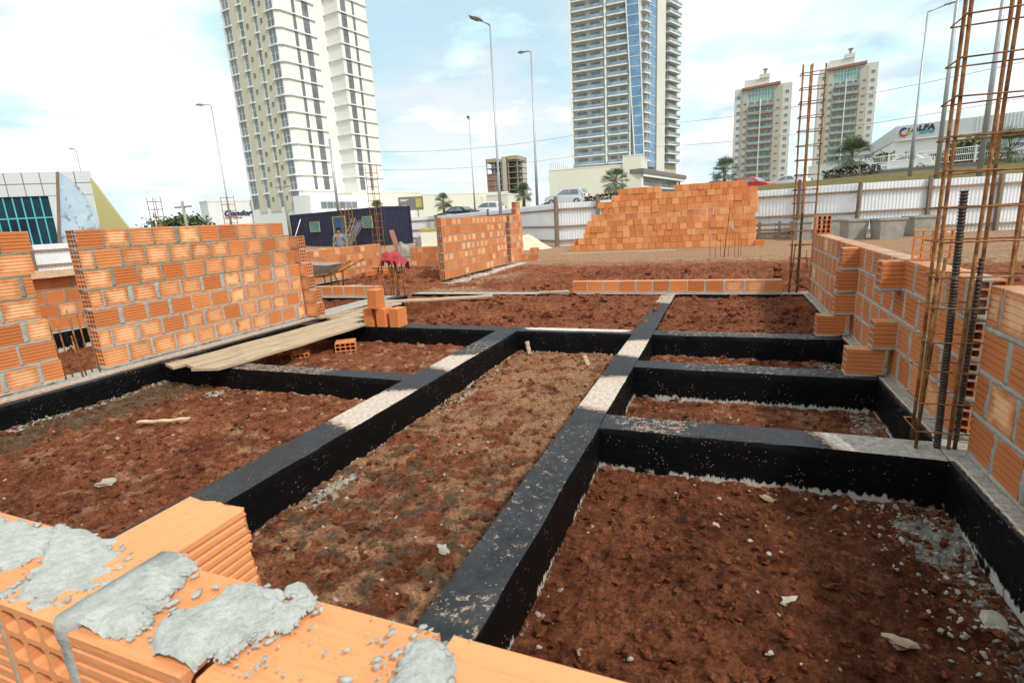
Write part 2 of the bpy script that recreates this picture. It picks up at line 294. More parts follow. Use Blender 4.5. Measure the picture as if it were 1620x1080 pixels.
# ---------------------------------------------------------------- mesh builder
class MB:
    def __init__(s): s.v = []; s.f = []; s.mi = []; s.c = []; s.l = []; s.w = []; s.n = 0; s.extra = False
    def add(s, V, Fc, M=None, mi=0, col=None, lp=None, w=0.0):
        V = np.asarray(V, float)
        if M is not None: V = V @ M[:3, :3].T + M[:3, 3]
        o = s.n; s.v.append(V); s.n += len(V)
        s.f.extend([tuple(i + o for i in q) for q in Fc])
        s.mi.extend([mi] * len(Fc) if isinstance(mi, int) else mi)
        if col is not None: s.extra = True
        if s.extra or col is not None:
            s.c.append(np.tile(np.array(list(col or (0.6, 0.25, 0.1)) + [1.0]), (len(V), 1)))
            s.l.append(np.asarray(lp, float) if lp is not None else np.zeros((len(V), 3)))
            s.w.append(np.full(len(V), w) if np.isscalar(w) else np.asarray(w))
        return s
    def box(s, x0, x1, y0, y1, z0, z1, M=None, mi=0):
        V = [(x0, y0, z0), (x1, y0, z0), (x1, y1, z0), (x0, y1, z0), (x0, y0, z1), (x1, y0, z1), (x1, y1, z1), (x0, y1, z1)]
        return s.add(V, [(0, 3, 2, 1), (4, 5, 6, 7), (0, 1, 5, 4), (1, 2, 6, 5), (2, 3, 7, 6), (3, 0, 4, 7)], M, mi)
    def prism(s, poly, z0, z1, M=None, mi=0, flip=False):
        n = len(poly); a = sum(poly[i][0] * poly[(i + 1) % n][1] - poly[(i + 1) % n][0] * poly[i][1] for i in range(n))
        if a < 0: poly = poly[::-1]
        z1s = z1 if isinstance(z1, (list, tuple)) else [z1] * n
        V = [(p[0], p[1], z0) for p in poly] + [(p[0], p[1], z1s[i]) for i, p in enumerate(poly)]
        return s.add(V, [tuple(range(n))[::-1], tuple(range(n, 2 * n))] + [(i, (i + 1) % n, n + (i + 1) % n, n + i) for i in range(n)], M, mi)
    def tube(s, pts, r, k=8, mi=0, M=None, cap=True):
        pts = [np.asarray(p, float) for p in pts]; rs = r if isinstance(r, (list, tuple)) else [r] * len(pts)
        V = []; Fc = []
        t0 = pts[1] - pts[0]; a = np.array([0, 0, 1.0]) if abs(t0[2]) < 0.9 * np.linalg.norm(t0) else np.array([1.0, 0, 0])
        for i, p in enumerate(pts):
            t = pts[min(i + 1, len(pts) - 1)] - pts[max(i - 1, 0)]; t = t / (np.linalg.norm(t) + 1e-12)
            u = np.cross(t, a); u /= (np.linalg.norm(u) + 1e-12); w = np.cross(t, u); a = np.cross(u, t) if False else a
            for j in range(k):
                q = 2 * math.pi * j / k; V.append(p + rs[i] * (math.cos(q) * u + math.sin(q) * w))
        for i in range(len(pts) - 1):
            for j in range(k):
                Fc.append((i * k + j, i * k + (j + 1) % k, (i + 1) * k + (j + 1) % k, (i + 1) * k + j))
        if cap: Fc.append(tuple(range(k))[::-1]); Fc.append(tuple((len(pts) - 1) * k + j for j in range(k)))
        return s.add(V, Fc, M, mi)
    def build(s, name, mats, parent=None, smooth=False, loc=None):
        me = bpy.data.meshes.new(name)
        V = np.concatenate(s.v) if s.v else np.zeros((0, 3))
        me.from_pydata(V.tolist(), [], s.f)
        for m in (mats if isinstance(mats, (list, tuple)) else [mats]): me.materials.append(m)
        if any(s.mi): me.polygons.foreach_set('material_index', s.mi)
        if s.extra and sum(len(x) for x in s.c) == len(V):
            a = me.attributes.new('tint', 'FLOAT_COLOR', 'POINT'); a.data.foreach_set('color', np.concatenate(s.c).ravel())
            a = me.attributes.new('lp', 'FLOAT_VECTOR', 'POINT'); a.data.foreach_set('vector', np.concatenate(s.l).ravel())
            a = me.attributes.new('bw', 'FLOAT', 'POINT'); a.data.foreach_set('value', np.concatenate(s.w).ravel())
        if smooth: me.polygons.foreach_set('use_smooth', [True] * len(me.polygons))
        me.update()
        o = bpy.data.objects.new(name, me); COL.objects.link(o)
        if parent: o.parent = parent
        if loc is not None: o.location = tuple(loc)
        return o
def TM(loc=(0, 0, 0), rz=0.0, rx=0.0, ry=0.0, s=(1, 1, 1)):
    return np.array(Matrix.Translation(Vector(tuple(loc))) @ Matrix.Rotation(rz, 4, 'Z') @ Matrix.Rotation(ry, 4, 'Y') @ Matrix.Rotation(rx, 4, 'X') @ Matrix.Diagonal(Vector(tuple(s) + (1,))))
def tag(o, label, cat, group=None):
    o['label'] = label; o['category'] = cat
    if group: o['group'] = group
    return o
def thing(name, label, cat, loc=(0, 0, 0), rz=0.0, group=None):
    o = bpy.data.objects.new(name, None); COL.objects.link(o); o.location = tuple(float(x) for x in loc); o.rotation_euler = (0, 0, rz)
    o.empty_display_size = 0.3
    return tag(o, label, cat, group)
def cp(o, parent=None, loc=None):
    c = o.copy(); COL.objects.link(c)
    if parent: c.parent = parent
    if loc is not None: c.location = tuple(loc)
    for ch in list(o.children):
        cp(ch, c)
    return c
def struct(o): o['kind'] = 'structure'; return o
def stuff(o): o['kind'] = 'stuff'; return o
# ================================================================ GROUND
FA = [-180, -100, -75, -60, -44, -31.4, -20.6, -16.7, -11.5, 2.6, 11.4, 21, 32, 50, 100, 180]
FD = [60, 60, 34, 30, 44, 49, 27, 24, 24, 23.5, 23.3, 25.5, 30, 40, 60, 60]
EA = [-180, -60, -31, -20, -16, -5, 5, 13, 22, 40, 180]
EL = [-.02, -.01, 0.003, .013, .022, .029, .0315, .0355, .039, .04, -.02]
def fence_D(a): return np.interp(a, FA, FD)
def ground_z(x, y):
    x = np.asarray(x, float); y = np.asarray(y, float)
    D = np.hypot(x, y) + 1e-6; a = np.degrees(np.arctan2(x, y)); Df = fence_D(a)
    zc = np.maximum(1.28 + np.interp(a, EA, EL) * 46.0, 0.0) * sm(-60, -30, a) * (1 - sm(40, 70, a)) * (a > -60)
    t = np.clip((D - Df - 0.6) / 19.0, 0, 1)
    z = zc * (t * (1.6 - 0.6 * t))
    z = z + sm(7, 12, a) * (1 - sm(40, 70, a)) * 0.55 * sm(20, 28, D - Df)
    # dip behind the left wall where the worker stands
    z = z - 0.45 * sm(-10.3, -11.5, x) * sm(2, 6, y) * (1 - sm(24, 30, y)) * (x > -40)
    return z
PITS = [ # x0,x1,y0,y1,level
    (-0.69, 1.08, 0.5, 3.03, -0.27), (-0.69, 1.08, 3.26, 4.40, -0.275), (-0.69, 1.08, 4.62, 5.68, -0.245),
    (-0.69, 1.08, 5.90, 8.60, -0.06), (-2.24, -0.90, 0.5, 5.68, -0.245), (-5.53, -2.50, 0.5, 3.64, -0.212),
    (-5.53, -2.50, 3.83, 5.68, -0.215), (-4.15, -0.90, 5.90, 8.60, -0.03), (-5.53, -4.15, 5.90, 8.15, -0.36)]
def axis(segs):
    out = []
    for a, b, st in segs:
        n = max(1, int(round((b - a) / st))); out += list(a + (b - a) * np.arange(n) / n)
    return np.array(out + [segs[-1][1]])
gx_ = axis([(-3500, -600, 500), (-600, -120, 60), (-120, -40, 5), (-40, -14, 0.8), (-14, -6.1, 0.10), (-6.1, -3.2, 0.035), (-3.2, 1.45, 0.019), (1.45, 8, 0.12), (8, 30, 0.6), (30, 100, 5), (100, 700, 60), (700, 3500, 400)])
gy_ = axis([(-300, -10, 50), (-10, 0.6, 1.0), (0.6, 4.7, 0.019), (4.7, 9.0, 0.032), (9.0, 14, 0.08), (14, 36, 0.3), (36, 70, 1.2), (70, 300, 15), (300, 5000, 400)])
GX, GY = np.meshgrid(gx_, gy_)
def soil(GX, GY):
    Z = ground_z(GX, GY)
    inside = np.zeros_like(GX)
    lump = 0.055 * (fbm(GX * 2.1, GY * 2.1, 3, 4) - 0.5) + 0.046 * (fbm(GX * 8, GY * 8, 5, 5, 0.65) - 0.5) + 0.030 * (1 - np.abs(2 * fbm(GX * 21, GY * 21, 9, 3, .6) - 1) - 0.75)
    crumb = 0.020 * sm(0.55, 0.72, fbm(GX * 9, GY * 9, 31, 4, .6)) + .012 * (fbm(GX * 40, GY * 40, 37, 2) - .5)
    L = np.full_like(GX, -0.06)
    for (x0, x1, y0, y1, lv) in PITS:
        m = (GX > x0 - .12) & (GX < x1 + .12) & (GY > y0 - .12) & (GY < y1 + .12)
        L = np.where(m, lv, L)
    # heaps
    def hump(cx, cy, rx, ry, h): return h * np.exp(-((GX - cx) / rx) ** 2 - ((GY - cy) / ry) ** 2)
    L = L + hump(0.25, 1.9, 0.55, 0.7, 0.10) + hump(-1.55, 1.3, .35, .5, .06) + hump(-4.2, 4.6, .7, .35, .06)
    L = L + hump(-2.2, 7.4, .9, .6, .10) + hump(-0.2, 7.3, .8, .6, .03) + hump(-3.4, 7.0, .8, .5, .05)
    L = L + hump(0.85, 1.7, .3, 1.0, -.05)
    # heaped earth behind the low course, looser
    L = L + (hump(-1.2, 11.0, 2.2, .8, .20) + hump(1.5, 10.8, 1.6, .9, .12) + hump(-8.0, 12.2, 1.2, .9, .22) + hump(-4.2, 9.9, 1.2, .5, .08)) * 1.0
    L = L + hump(3.0, 9.5, 1.5, 2.5, .25)
    L = np.where((GX < -6.06) & (GY < 8.1), -0.30, L)
    near = sm(16, 13, GY) * sm(-13.5, -11.5, GX) * sm(7.5, 5.5, GX)
    amp = near * (1 + 0.8 * (GY > 8.85))
    Z = Z + near * L + (lump + crumb) * (0.15 + 0.85 * amp) * (np.hypot(GX, GY) < 60)
    return Z
GZ = soil(GX, GY)
# never poke through the beams' tops
def zone_attrs(X, Y, Zh):
    a = np.zeros(X.shape + (4,)); b = np.zeros(X.shape + (4,)); a[..., 3] = 1; b[..., 3] = 1
    mid = (X > -2.26) & (X < -0.88) & (Y < 5.7)
    a[..., 0] = np.where(mid, 0.46 + .10 * sm(2.5, 4, Y), 0.22)
    a[..., 0] = np.where((X > -.7) & (X < 1.1) & (Y > 3.2) & (Y < 5.7), 0.42, a[..., 0])
    a[..., 0] = np.where((X > -5.55) & (X < -2.48) & (Y < 5.7), 0.40, a[..., 0])
    a[..., 0] = np.where((X > -.7) & (X < 1.1) & (Y < 3.1), 0.0, a[..., 0])
    mudL = np.exp(-((X + 5.2) / 0.55) ** 2) * (Y < 3.7) * 0.75 * (Y > 1)
    a[..., 1] = np.maximum(mudL, np.where(mid, 0.34 + 0.14 * np.exp(-((Y - 2.2) / 1.0) ** 2), 0.12)) * (Y < 5.8)
    Dn = np.hypot(X, Y); an = np.degrees(np.arctan2(X, Y)); Df = fence_D(an)
    a[..., 2] = np.maximum(sm(12.2, 15.5, Y), sm(1.6, 3.5, X) * sm(11.5, 14, Y)) * .68
    a[..., 2] = np.maximum(a[..., 2], 0.55 * np.exp(-((X + 5.0) / 1.0) ** 2 - ((Y - 11.5) / 3.0) ** 2) + 0.3 * ((Y > 8.9) & (Y < 9.6)))
    def rim(d, w): return np.exp(-(d / w) ** 2)
    lime = np.zeros_like(X)
    for (x0, x1, y0, y1, lv) in PITS:
        ins = (X > x0) & (X < x1) & (Y > y0) & (Y < y1)
        lime = np.maximum(lime, ins * rim(y1 - Y, .05) * .62); lime = np.maximum(lime, ins * rim(X - x0, .05) * .55)
    lime = np.maximum(lime, 0.95 * np.exp(-((X - 0.95) / .20) ** 2 - ((Y - 2.72) / .30) ** 2))
    lime = np.maximum(lime, 0.62 * np.exp(-((X - 1.0) / .13) ** 2) * (Y < 3.0) * (Y > 1.2))
    lime = np.maximum(lime, 0.74 * np.exp(-((X + 2.13) / .10) ** 2) * (Y < 4.9) * (Y > 1.0) * sm(.35, .7, vn(Y * 2.2, Y * 0, 8)))
    lime = np.maximum(lime, 0.60 * np.exp(-((X - 0.95) / .2) ** 2) * (Y > 3.2) * (Y < 5.7))
    lime = np.maximum(lime, 0.60 * np.exp(-((X + 5.45) / .14) ** 2) * (Y < 3.6))
    lime = np.maximum(lime, 0.75 * np.exp(-((X + 4.55) / .22) ** 2 - ((Y - 3.45) / .16) ** 2))
    lime = np.maximum(lime, 0.75 * np.exp(-((X + 5.7) / .35) ** 2) * (Y > 10.4) * (Y < 15.5))
    lime = np.maximum(lime, 0.8 * np.exp(-((X + 8.2) / .8) ** 2 - ((Y - 9.9) / .7) ** 2))
    lime = np.maximum(lime, 0.7 * np.exp(-((X + 5.9) / .4) ** 2 - ((Y - 8.6) / .35) ** 2))
    lime = np.maximum(lime, 0.6 * np.exp(-((X - 4.0) / .7) ** 2 - ((Y - 12.0) / .9) ** 2))
    b[..., 0] = lime
    grass = sm(0.8, 2.0, Dn - Df) * (Dn - Df < 19.0) * (an > -60) * (an < 60) + (an > 6) * (an < 60) * (Dn - Df > 26) * (Dn - Df < 45)
    b[..., 1] = np.clip(grass + (Dn > 75), 0, 1)
    b[..., 2] = ((Dn - Df >= 19.0) & (Dn - Df <= 26)) * (an > -60) * (an < 60)
    return a, b
ZA, ZB = zone_attrs(GX, GY, GZ)
ny, nx = GX.shape
me = bpy.data.meshes.new('ground')
me.vertices.add(nx * ny); me.vertices.foreach_set('co', np.stack([GX, GY, GZ], -1).ravel())
idx = np.arange(nx * ny).reshape(ny, nx)
q = np.stack([idx[:-1, :-1], idx[:-1, 1:], idx[1:, 1:], idx[1:, :-1]], -1).reshape(-1, 4)
me.loops.add(q.size); me.loops.foreach_set('vertex_index', q.ravel())
me.polygons.add(len(q)); me.polygons.foreach_set('loop_start', np.arange(0, q.size, 4)); me.polygons.foreach_set('loop_total', np.full(len(q), 4))
me.polygons.foreach_set('use_smooth', np.ones(len(q), bool))
for nm, arr in (('zone', ZA), ('zone2', ZB)):
    at = me.attributes.new(nm, 'FLOAT_COLOR', 'POINT'); at.data.foreach_set('color', arr.ravel())
pit_dark = ((GX > -.7) & (GX < 1.1) & (GY < 3.1)) * (.45 + .35 * sm(-.4, 1.0, GX)) + ((GX > -.7) & (GX < 1.1) & (GY > 3.1) & (GY < 8.6)) * .25 + ((GX < -2.5) & (GX > -5.6) & (GY < 2.2)) * .25 * sm(2.2, 1.4, GY) + .15 * ((GX > -2.3) & (GX < -.85) & (GY < 5.7))  # soil made darker per pit, most in the right front one, increasing rightwards
me.attributes.new('soil_darken', 'FLOAT', 'POINT').data.foreach_set('value', np.clip(pit_dark, 0, 1).ravel())
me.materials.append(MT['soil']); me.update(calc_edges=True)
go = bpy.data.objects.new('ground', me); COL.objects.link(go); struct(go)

# ---------------------------------------------------------------- stones and clods (uncountable)
def rock_template(seed, sub=1):
    import bmesh
    bm = bmesh.new(); bmesh.ops.create_icosphere(bm, subdivisions=sub, radius=1)
    r = random.Random(seed); V = np.array([v.co[:] for v in bm.verts])
    Fc = [tuple(v.index for v in f.verts) for f in bm.faces]; bm.free()
    V = V * np.array([1 + .25 * r.random(), 1 - .2 * r.random(), .75]) 
    V = V * (1 + 1.3 * (fbm(V[:, 0] * 2.6 + seed * 3.1, V[:, 1] * 2.6 + V[:, 2] * 3.2, seed, 2) - .5))[:, None]
    return V, Fc
RT = [rock_template(k, 1) for k in range(8)]
RT2 = [rock_template(k + 20, 2) for k in range(4)]
def zlook(x, y):
    i = np.clip(np.searchsorted(gx_, x), 0, nx - 1); j = np.clip(np.searchsorted(gy_, y), 0, ny - 1); return GZ[j, i]
def scatter(name, mat, n, region, rmin, rmax, seed, pw=3.0, dens=None):
    mb = MB(); r = np.random.default_rng(seed)
    k = 0; tries = 0
    while k < n and tries < n * 12:
        tries += 1
        x0, x1, y0, y1 = region[r.integers(len(region))]
        x = r.uniform(x0, x1); y = y0 + (y1 - y0) * r.random() ** 1.4
        if dens is not None and r.random() > dens(x, y): continue
        s = rmin + (rmax - rmin) * r.random() ** pw
        V, Fc = (RT2 if s > .02 else RT)[r.integers(4)]
        mb.add(V, Fc, TM((x, y, float(zlook(x, y)) + s * 0.25), r.uniform(0, 6.3), r.uniform(0, 1), r.uniform(0, 1), (s, s, s * .8))); k += 1
    o = mb.build(name, mat, smooth=False); stuff(o); return o
pr = [(p[0] + .03, p[1] - .03, max(p[2], 0.8), p[3] - .03) for p in PITS[:8]]
pr_w = [pr[0]] * 4 + [pr[1], pr[2], pr[3]] + [pr[4]] * 3 + [pr[5]] * 5 + [pr[6], pr[7]]
tag(scatter('soil_clods', MT['soil'], 15000, pr_w, .003, .024, 5, 4.5), 'loose dark red clods of earth scattered in the foundation pits', 'clods')
tag(scatter('pale_stones', MT['stone'], 1000, pr_w, .002, .015, 6, 5.0), 'small tan pebbles scattered over the red soil of the pits', 'pebbles')
def dl(x, y):
    return min(1, 1.0 * math.exp(-((x - .95) / .16) ** 2) * (y < 3) + 0.9 * math.exp(-((x + 2.13) / .08) ** 2) * (y < 5) * (float(vn(np.array(y * 2.2), np.array(0.), 8)) > .5) + .8 * math.exp(-((x + 5.45) / .12) ** 2) + .03
               + .9 * math.exp(-((x + 4.55) / .2) ** 2 - ((y - 3.45) / .15) ** 2) + .5 * math.exp(-((y - 2.98) / .06) ** 2) * (x > -.7) + 1.2 * math.exp(-((x - .9) / .2) ** 2 - ((y - 2.75) / .22) ** 2))
tag(scatter('lime_rubble', MT['lime'], 2600, pr_w, .002, .014, 8, 5.0, dl), 'crumbled pale concrete spill along the feet of the black beams', 'rubble')
tag(scatter('far_clods', MT['soil'], 1500, [(-3.5, 3.0, 9.2, 12.5), (-9.2, -6.2, 10.6, 13.6), (-3.9, 1.0, 6.0, 8.5), (1.6, 6.5, 6, 12)], .012, .07, 9, 3.0), 'crumbly clods on the earth heaps behind the black beams', 'clods')
BIG = [(170, 770, .05, 'pale rounded stone lying in the red soil of the left front pit'), (268, 808, .035, 'flat tan stone near the middle of the left front pit'), 
       (700, 868, .035, 'pale lump of lime on the tan soil between the two long beams'), (1248, 968, .03, 'small white stone in the red soil of the right front pit'),
       (1420, 1010, .045, 'rounded yellowish stone in the dark soil of the right front pit'), (1215, 780, .04, 'orange clay lump at the back of the right front pit'),
       (1578, 968, .055, 'flat grey chip of mortar near the right edge of the right front pit'), (505, 728, .05, 'crumbled grey lump beside the left long beam in the left front pit')]
for (px, py, r_, lb) in BIG:
    p = gz(px, py, -0.22); V, Fc = RT2[int(px) % 4]
    o = MB().add(V, Fc, TM((0, 0, 0), px, 0, 0, (r_, r_ * .8, r_ * .5))).build('stone', MT['lime'] if 'lime' in lb or 'grey' in lb or 'white' in lb or 'pale' in lb else MT['stone'], smooth=False, loc=(p[0], p[1], float(zlook(p[0], p[1])) + r_ * .15))
    tag(o, lb, 'stone')

# ================================================================ BLACK GRADE BEAMS
fnd = thing('foundation', 'network of black bitumen-painted concrete grade beams crossing the excavated plot', 'foundation', (0, 5, 0))
def bare_at(x, y):
    b = np.zeros_like(x)
    def seg(ax, c, w, a0, a1, v):
        A, B = (y, x) if ax == 'y' else (x, y)
        sk = (B - c) * .35; return v * sm(a0 - .16, a0 + .12, A + sk) * (1 - sm(a1 - .12, a1 + .16, A - sk)) * (np.abs(B - c) < w)
    for a0, a1, v in ((3.30, 4.12, .74), (4.72, 5.42, .74), (1.55, 3.1, .38), (6.3, 7.6, .30), (7.7, 8.6, .62), (1.2, 1.5, .44)):
        b = np.maximum(b, seg('y', -.8, .16, a0, a1, v))
    for a0, a1, v in ((2.62, 3.42, .74), (4.0, 4.55, .74), (4.55, 5.2, .45), (3.5, 3.9, .2)):
        b = np.maximum(b, seg('y', -2.37, .2, a0, a1, v))
    b = np.maximum(b, seg('x', 3.15, .14, .55, 1.4, .99)); b = np.maximum(b, seg('x', 3.15, .14, -.65, -.1, .48)); b = np.maximum(b, seg('x', 3.15, .14, -.1, .55, .30))
    b = np.maximum(b, seg('x', 4.51, .14, -.4, 1.1, .42)); b = np.maximum(b, seg('x', 5.79, .14, -.6, 1.1, .44))
    b = np.maximum(b, seg('x', 5.85, .09, -2.2, -.95, .95)); b = np.maximum(b, seg('x', 3.74, .12, -5.5, -3.3, .50))
    b = np.maximum(b, seg('x', 5.79, .14, -4.4, -2.6, .34))
    b = np.maximum(b, (x > 1.095) * .99); b = np.maximum(b, (x < -5.72) * .99); b = np.maximum(b, (x < -5.60) * (x > -5.75) * (y < 8) * .62)
    b = np.maximum(b, (y > 8.6) * .99)
    return b
def beam(x0, x1, y0, y1, z1=0.0, z0=-0.55, wob=1.0):
    st = 0.03 if y0 < 5 else 0.05
    Lx = x1 - x0; Ly = y1 - y0
    nx_ = max(4, int(Lx / st)); ny_ = max(4, int(Ly / st))
    xs = np.linspace(x0, x1, nx_ + 1); ys = np.linspace(y0, y1, ny_ + 1)
    mb_v = []; fc = []
    Xg, Yg = np.meshgrid(xs, ys)
    Zt = z1 + 0.006 * (fbm(Xg * 3, Yg * 3, 41, 3) - .5) + .004 * (fbm(Xg * 14, Yg * 14, 42, 2) - .5)
    # plan wobble of edges
    wx = 0.008 * wob * (fbm(Yg * 2.3 + x0 * 7, Yg * 0 + 3.3, 43, 3) - .5) * 2; wy = 0.008 * wob * (fbm(Xg * 2.3 + y0 * 5, Xg * 0 + 1.3, 44, 3) - .5) * 2
    if Ly > Lx: Xw = Xg + wx; Yw = Yg
    else: Xw = Xg; Yw = Yg + wy
    b = bare_at(Xg, Yg)
    V = np.stack([Xw, Yw, Zt], -1).reshape(-1, 3); B = [b.ravel()]
    R = ny_ + 1; Cc = nx_ + 1; id_ = np.arange(R * Cc).reshape(R, Cc)
    F_ = np.stack([id_[:-1, :-1], id_[:-1, 1:], id_[1:, 1:], id_[1:, :-1]], -1).reshape(-1, 4).tolist()
    ring = list(id_[0, :]) + list(id_[1:, -1]) + list(id_[-1, -2::-1]) + list(id_[-2:0:-1, 0])
    top = V[ring]; VV = [V]; base = len(V); n = len(ring)
    lv = [-.006, -.06, -.14, -.2, -.28, z0 - z1]
    prev = ring
    for k, dz in enumerate(lv):
        c = np.array([(x0 + x1) / 2, (y0 + y1) / 2]); P = top.copy(); P[:, 2] = z1 + dz
        nn = np.zeros((n, 2)); nn[:, 0] = np.where(np.abs(P[:, 0] - x0) < .03, -1, np.where(np.abs(P[:, 0] - x1) < .03, 1, 0)); nn[:, 1] = np.where(np.abs(P[:, 1] - y0) < .03, -1, np.where(np.abs(P[:, 1] - y1) < .03, 1, 0))
        off = 0.004 + 0.010 * (fbm((P[:, 0] + P[:, 1]) * 4, P[:, 2] * 6 + x0, 47, 3) - .5)
        P[:, :2] += nn * off[:, None]
        VV.append(P); B.append(np.zeros(n)); cur = list(range(base, base + n)); base += n
        for i in range(n): F_.append((prev[i], cur[i], cur[(i + 1) % n], prev[(i + 1) % n]))
        prev = cur
    F_ = [tuple(int(v) for v in f) for f in F_]
    mb = MB(); mb.add(np.concatenate(VV), F_)
    o = mb.build('beam', MT['tar'], fnd, smooth=True)
    o.data.attributes.new('bare', 'FLOAT', 'POINT').data.foreach_set('value', np.concatenate(B))
    o.location = (0, -5, 0)
    o.data.set_sharp_from_angle(angle=math.radians(50)) if hasattr(o.data, 'set_sharp_from_angle') else None
    return o
beam(-.90, -.69, .52, 8.58)
beam(-2.50, -2.24, .52, 5.67)
beam(-6.08, -5.53, -.6, 8.13)
beam(1.08, 1.42, -.6, 8.90)
beam(-.685, 1.075, 3.03, 3.26, -.002)
beam(-.685, 1.075, 4.40, 4.62, -.002)
beam(-.685, 1.075, 5.68, 5.90, -.002)
beam(-5.525, -.905, 5.68, 5.90, -.003)
beam(-5.525, -2.505, 3.64, 3.83, -.003)
beam(-5.5, 1.075, 8.59, 8.87, -.001)
beam(-9.0, -5.505, 8.14, 8.42, -.001)
beam(-9.7, -9.25, 2.0, 13.6, -.004)
beam(-5.5, 1.07, .28, .50, 0)

# ================================================================ BRICKS
_bc = {}
def brick_t(L, T=.14, H=.19, gs=5, gt=0, holes=None, fine=False):
    key = (round(L, 3), T, H, gs, gt, holes, fine)
    if key in _bc: return _bc[key]
    def side(a, n, gw, gd):      # offsets along a side of length a with n grooves
        pts = []
        for k in range(n):
            c = -a / 2 + a * (k + 1) / (n + 1)
            pts += [(c - gw / 2, 0), (c - gw / 4, gd), (c + gw / 4, gd), (c + gw / 2, 0)]
        return pts
    gw, gd = (.0075, .007)
    if fine: gw, gd = (.008, .0038)
    ch = .003
    o = []
    o.append((-T / 2, -H / 2 + ch)); 
    # bottom (z=-H/2) going +y
    o.append((-T / 2 + ch, -H / 2)); o += [(p, -H / 2 + d * (.35 if fine else 1)) for p, d in side(T, gt, gw, gd)]; o.append((T / 2 - ch, -H / 2))
    o.append((T / 2, -H / 2 + ch)); o += [(T / 2 - d, p) for p, d in side(H, gs, gw, gd)]; o.append((T / 2, H / 2 - ch))
    o.append((T / 2 - ch, H / 2)); o += [(-p, H / 2 - d * (.35 if fine else 1)) for p, d in side(T, gt, gw, gd)]; o.append((-T / 2 + ch, H / 2))
    o.append((-T / 2, H / 2 - ch)); o += [(-T / 2 + d, -p) for p, d in side(H, gs, gw, gd)]
    n = len(o)
    V = [(-L / 2, y, z) for y, z in o] + [(L / 2, y, z) for y, z in o]
    Fc = [(i, n + i, n + (i + 1) % n, (i + 1) % n) for i in range(n)]
    Fc = [f[::-1] for f in Fc]
    if not holes:
        Fc.append(tuple(range(n))[::-1]); Fc.append(tuple(range(n, 2 * n)))
        Fc[-2] = tuple(range(n))[::-1]
    else:
        cy, cz = holes; web = .009
        ys = np.linspace(-T / 2, T / 2, cy + 1); zs = np.linspace(-H / 2, H / 2, cz + 1)
        for s in (-1, 1):
            x = s * (L / 2 - (0.0 if True else .001))
            for i in range(cy):
                for j in range(cz):
                    y0, y1, z0, z1 = ys[i], ys[i + 1], zs[j], zs[j + 1]
                    a0, a1, b0, b1 = y0 + (web if i == 0 else web / 2), y1 - (web if i == cy - 1 else web / 2), z0 + (web if j == 0 else web / 2), z1 - (web if j == cz - 1 else web / 2)
                    c = .006
                    b = len(V)
                    V += [(x, y0, z0), (x, y1, z0), (x, y1, z1), (x, y0, z1)]
                    oc = [(a0 + c, b0), (a1 - c, b0), (a1, b0 + c), (a1, b1 - c), (a1 - c, b1), (a0 + c, b1), (a0, b1 - c), (a0, b0 + c)]
                    V += [(x, p, q_) for p, q_ in oc]
                    fs = [(0, 1, 5, 4), (1, 6, 5), (1, 2, 7, 6), (2, 8, 7), (2, 3, 9, 8), (3, 10, 9), (3, 0, 11, 10), (0, 4, 11)]
                    for f in fs:
                        g = tuple(b + t for t in f); Fc.append(g if s > 0 else g[::-1])
                    if s < 0: start = b + 4; _bc.setdefault('_t', {})[(i, j)] = start
                    else:
                        st = _bc['_t'][(i, j)]
                        for t in range(8): Fc.append((st + t, st + (t + 1) % 8, b + 4 + (t + 1) % 8, b + 4 + t))
    V = np.array(V); LP = V / np.array([L / 2, T / 2, H / 2])
    _bc[key] = (V, Fc, LP); return _bc[key]
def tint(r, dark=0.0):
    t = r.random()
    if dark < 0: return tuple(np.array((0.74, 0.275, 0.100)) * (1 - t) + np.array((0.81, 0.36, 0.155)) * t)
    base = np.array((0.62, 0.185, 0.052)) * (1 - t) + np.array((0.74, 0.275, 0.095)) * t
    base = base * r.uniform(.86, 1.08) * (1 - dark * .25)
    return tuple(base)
def put_brick(mb, M, L=.24, T=.14, H=.19, gs=5, gt=0, holes=None, r=random, bw=0.0, dark=0.0, fine=False, jit=.0015):
    V, Fc, LP = brick_t(L, T, H, gs, gt, holes, fine)
    J = TM((r.uniform(-jit, jit), r.uniform(-jit, jit), r.uniform(-jit, jit)), r.uniform(-.006, .006), r.uniform(-.006, .006), r.uniform(-.006, .006))
    mb.add(V, Fc, M @ J, 0, tint(r, dark), LP, bw)
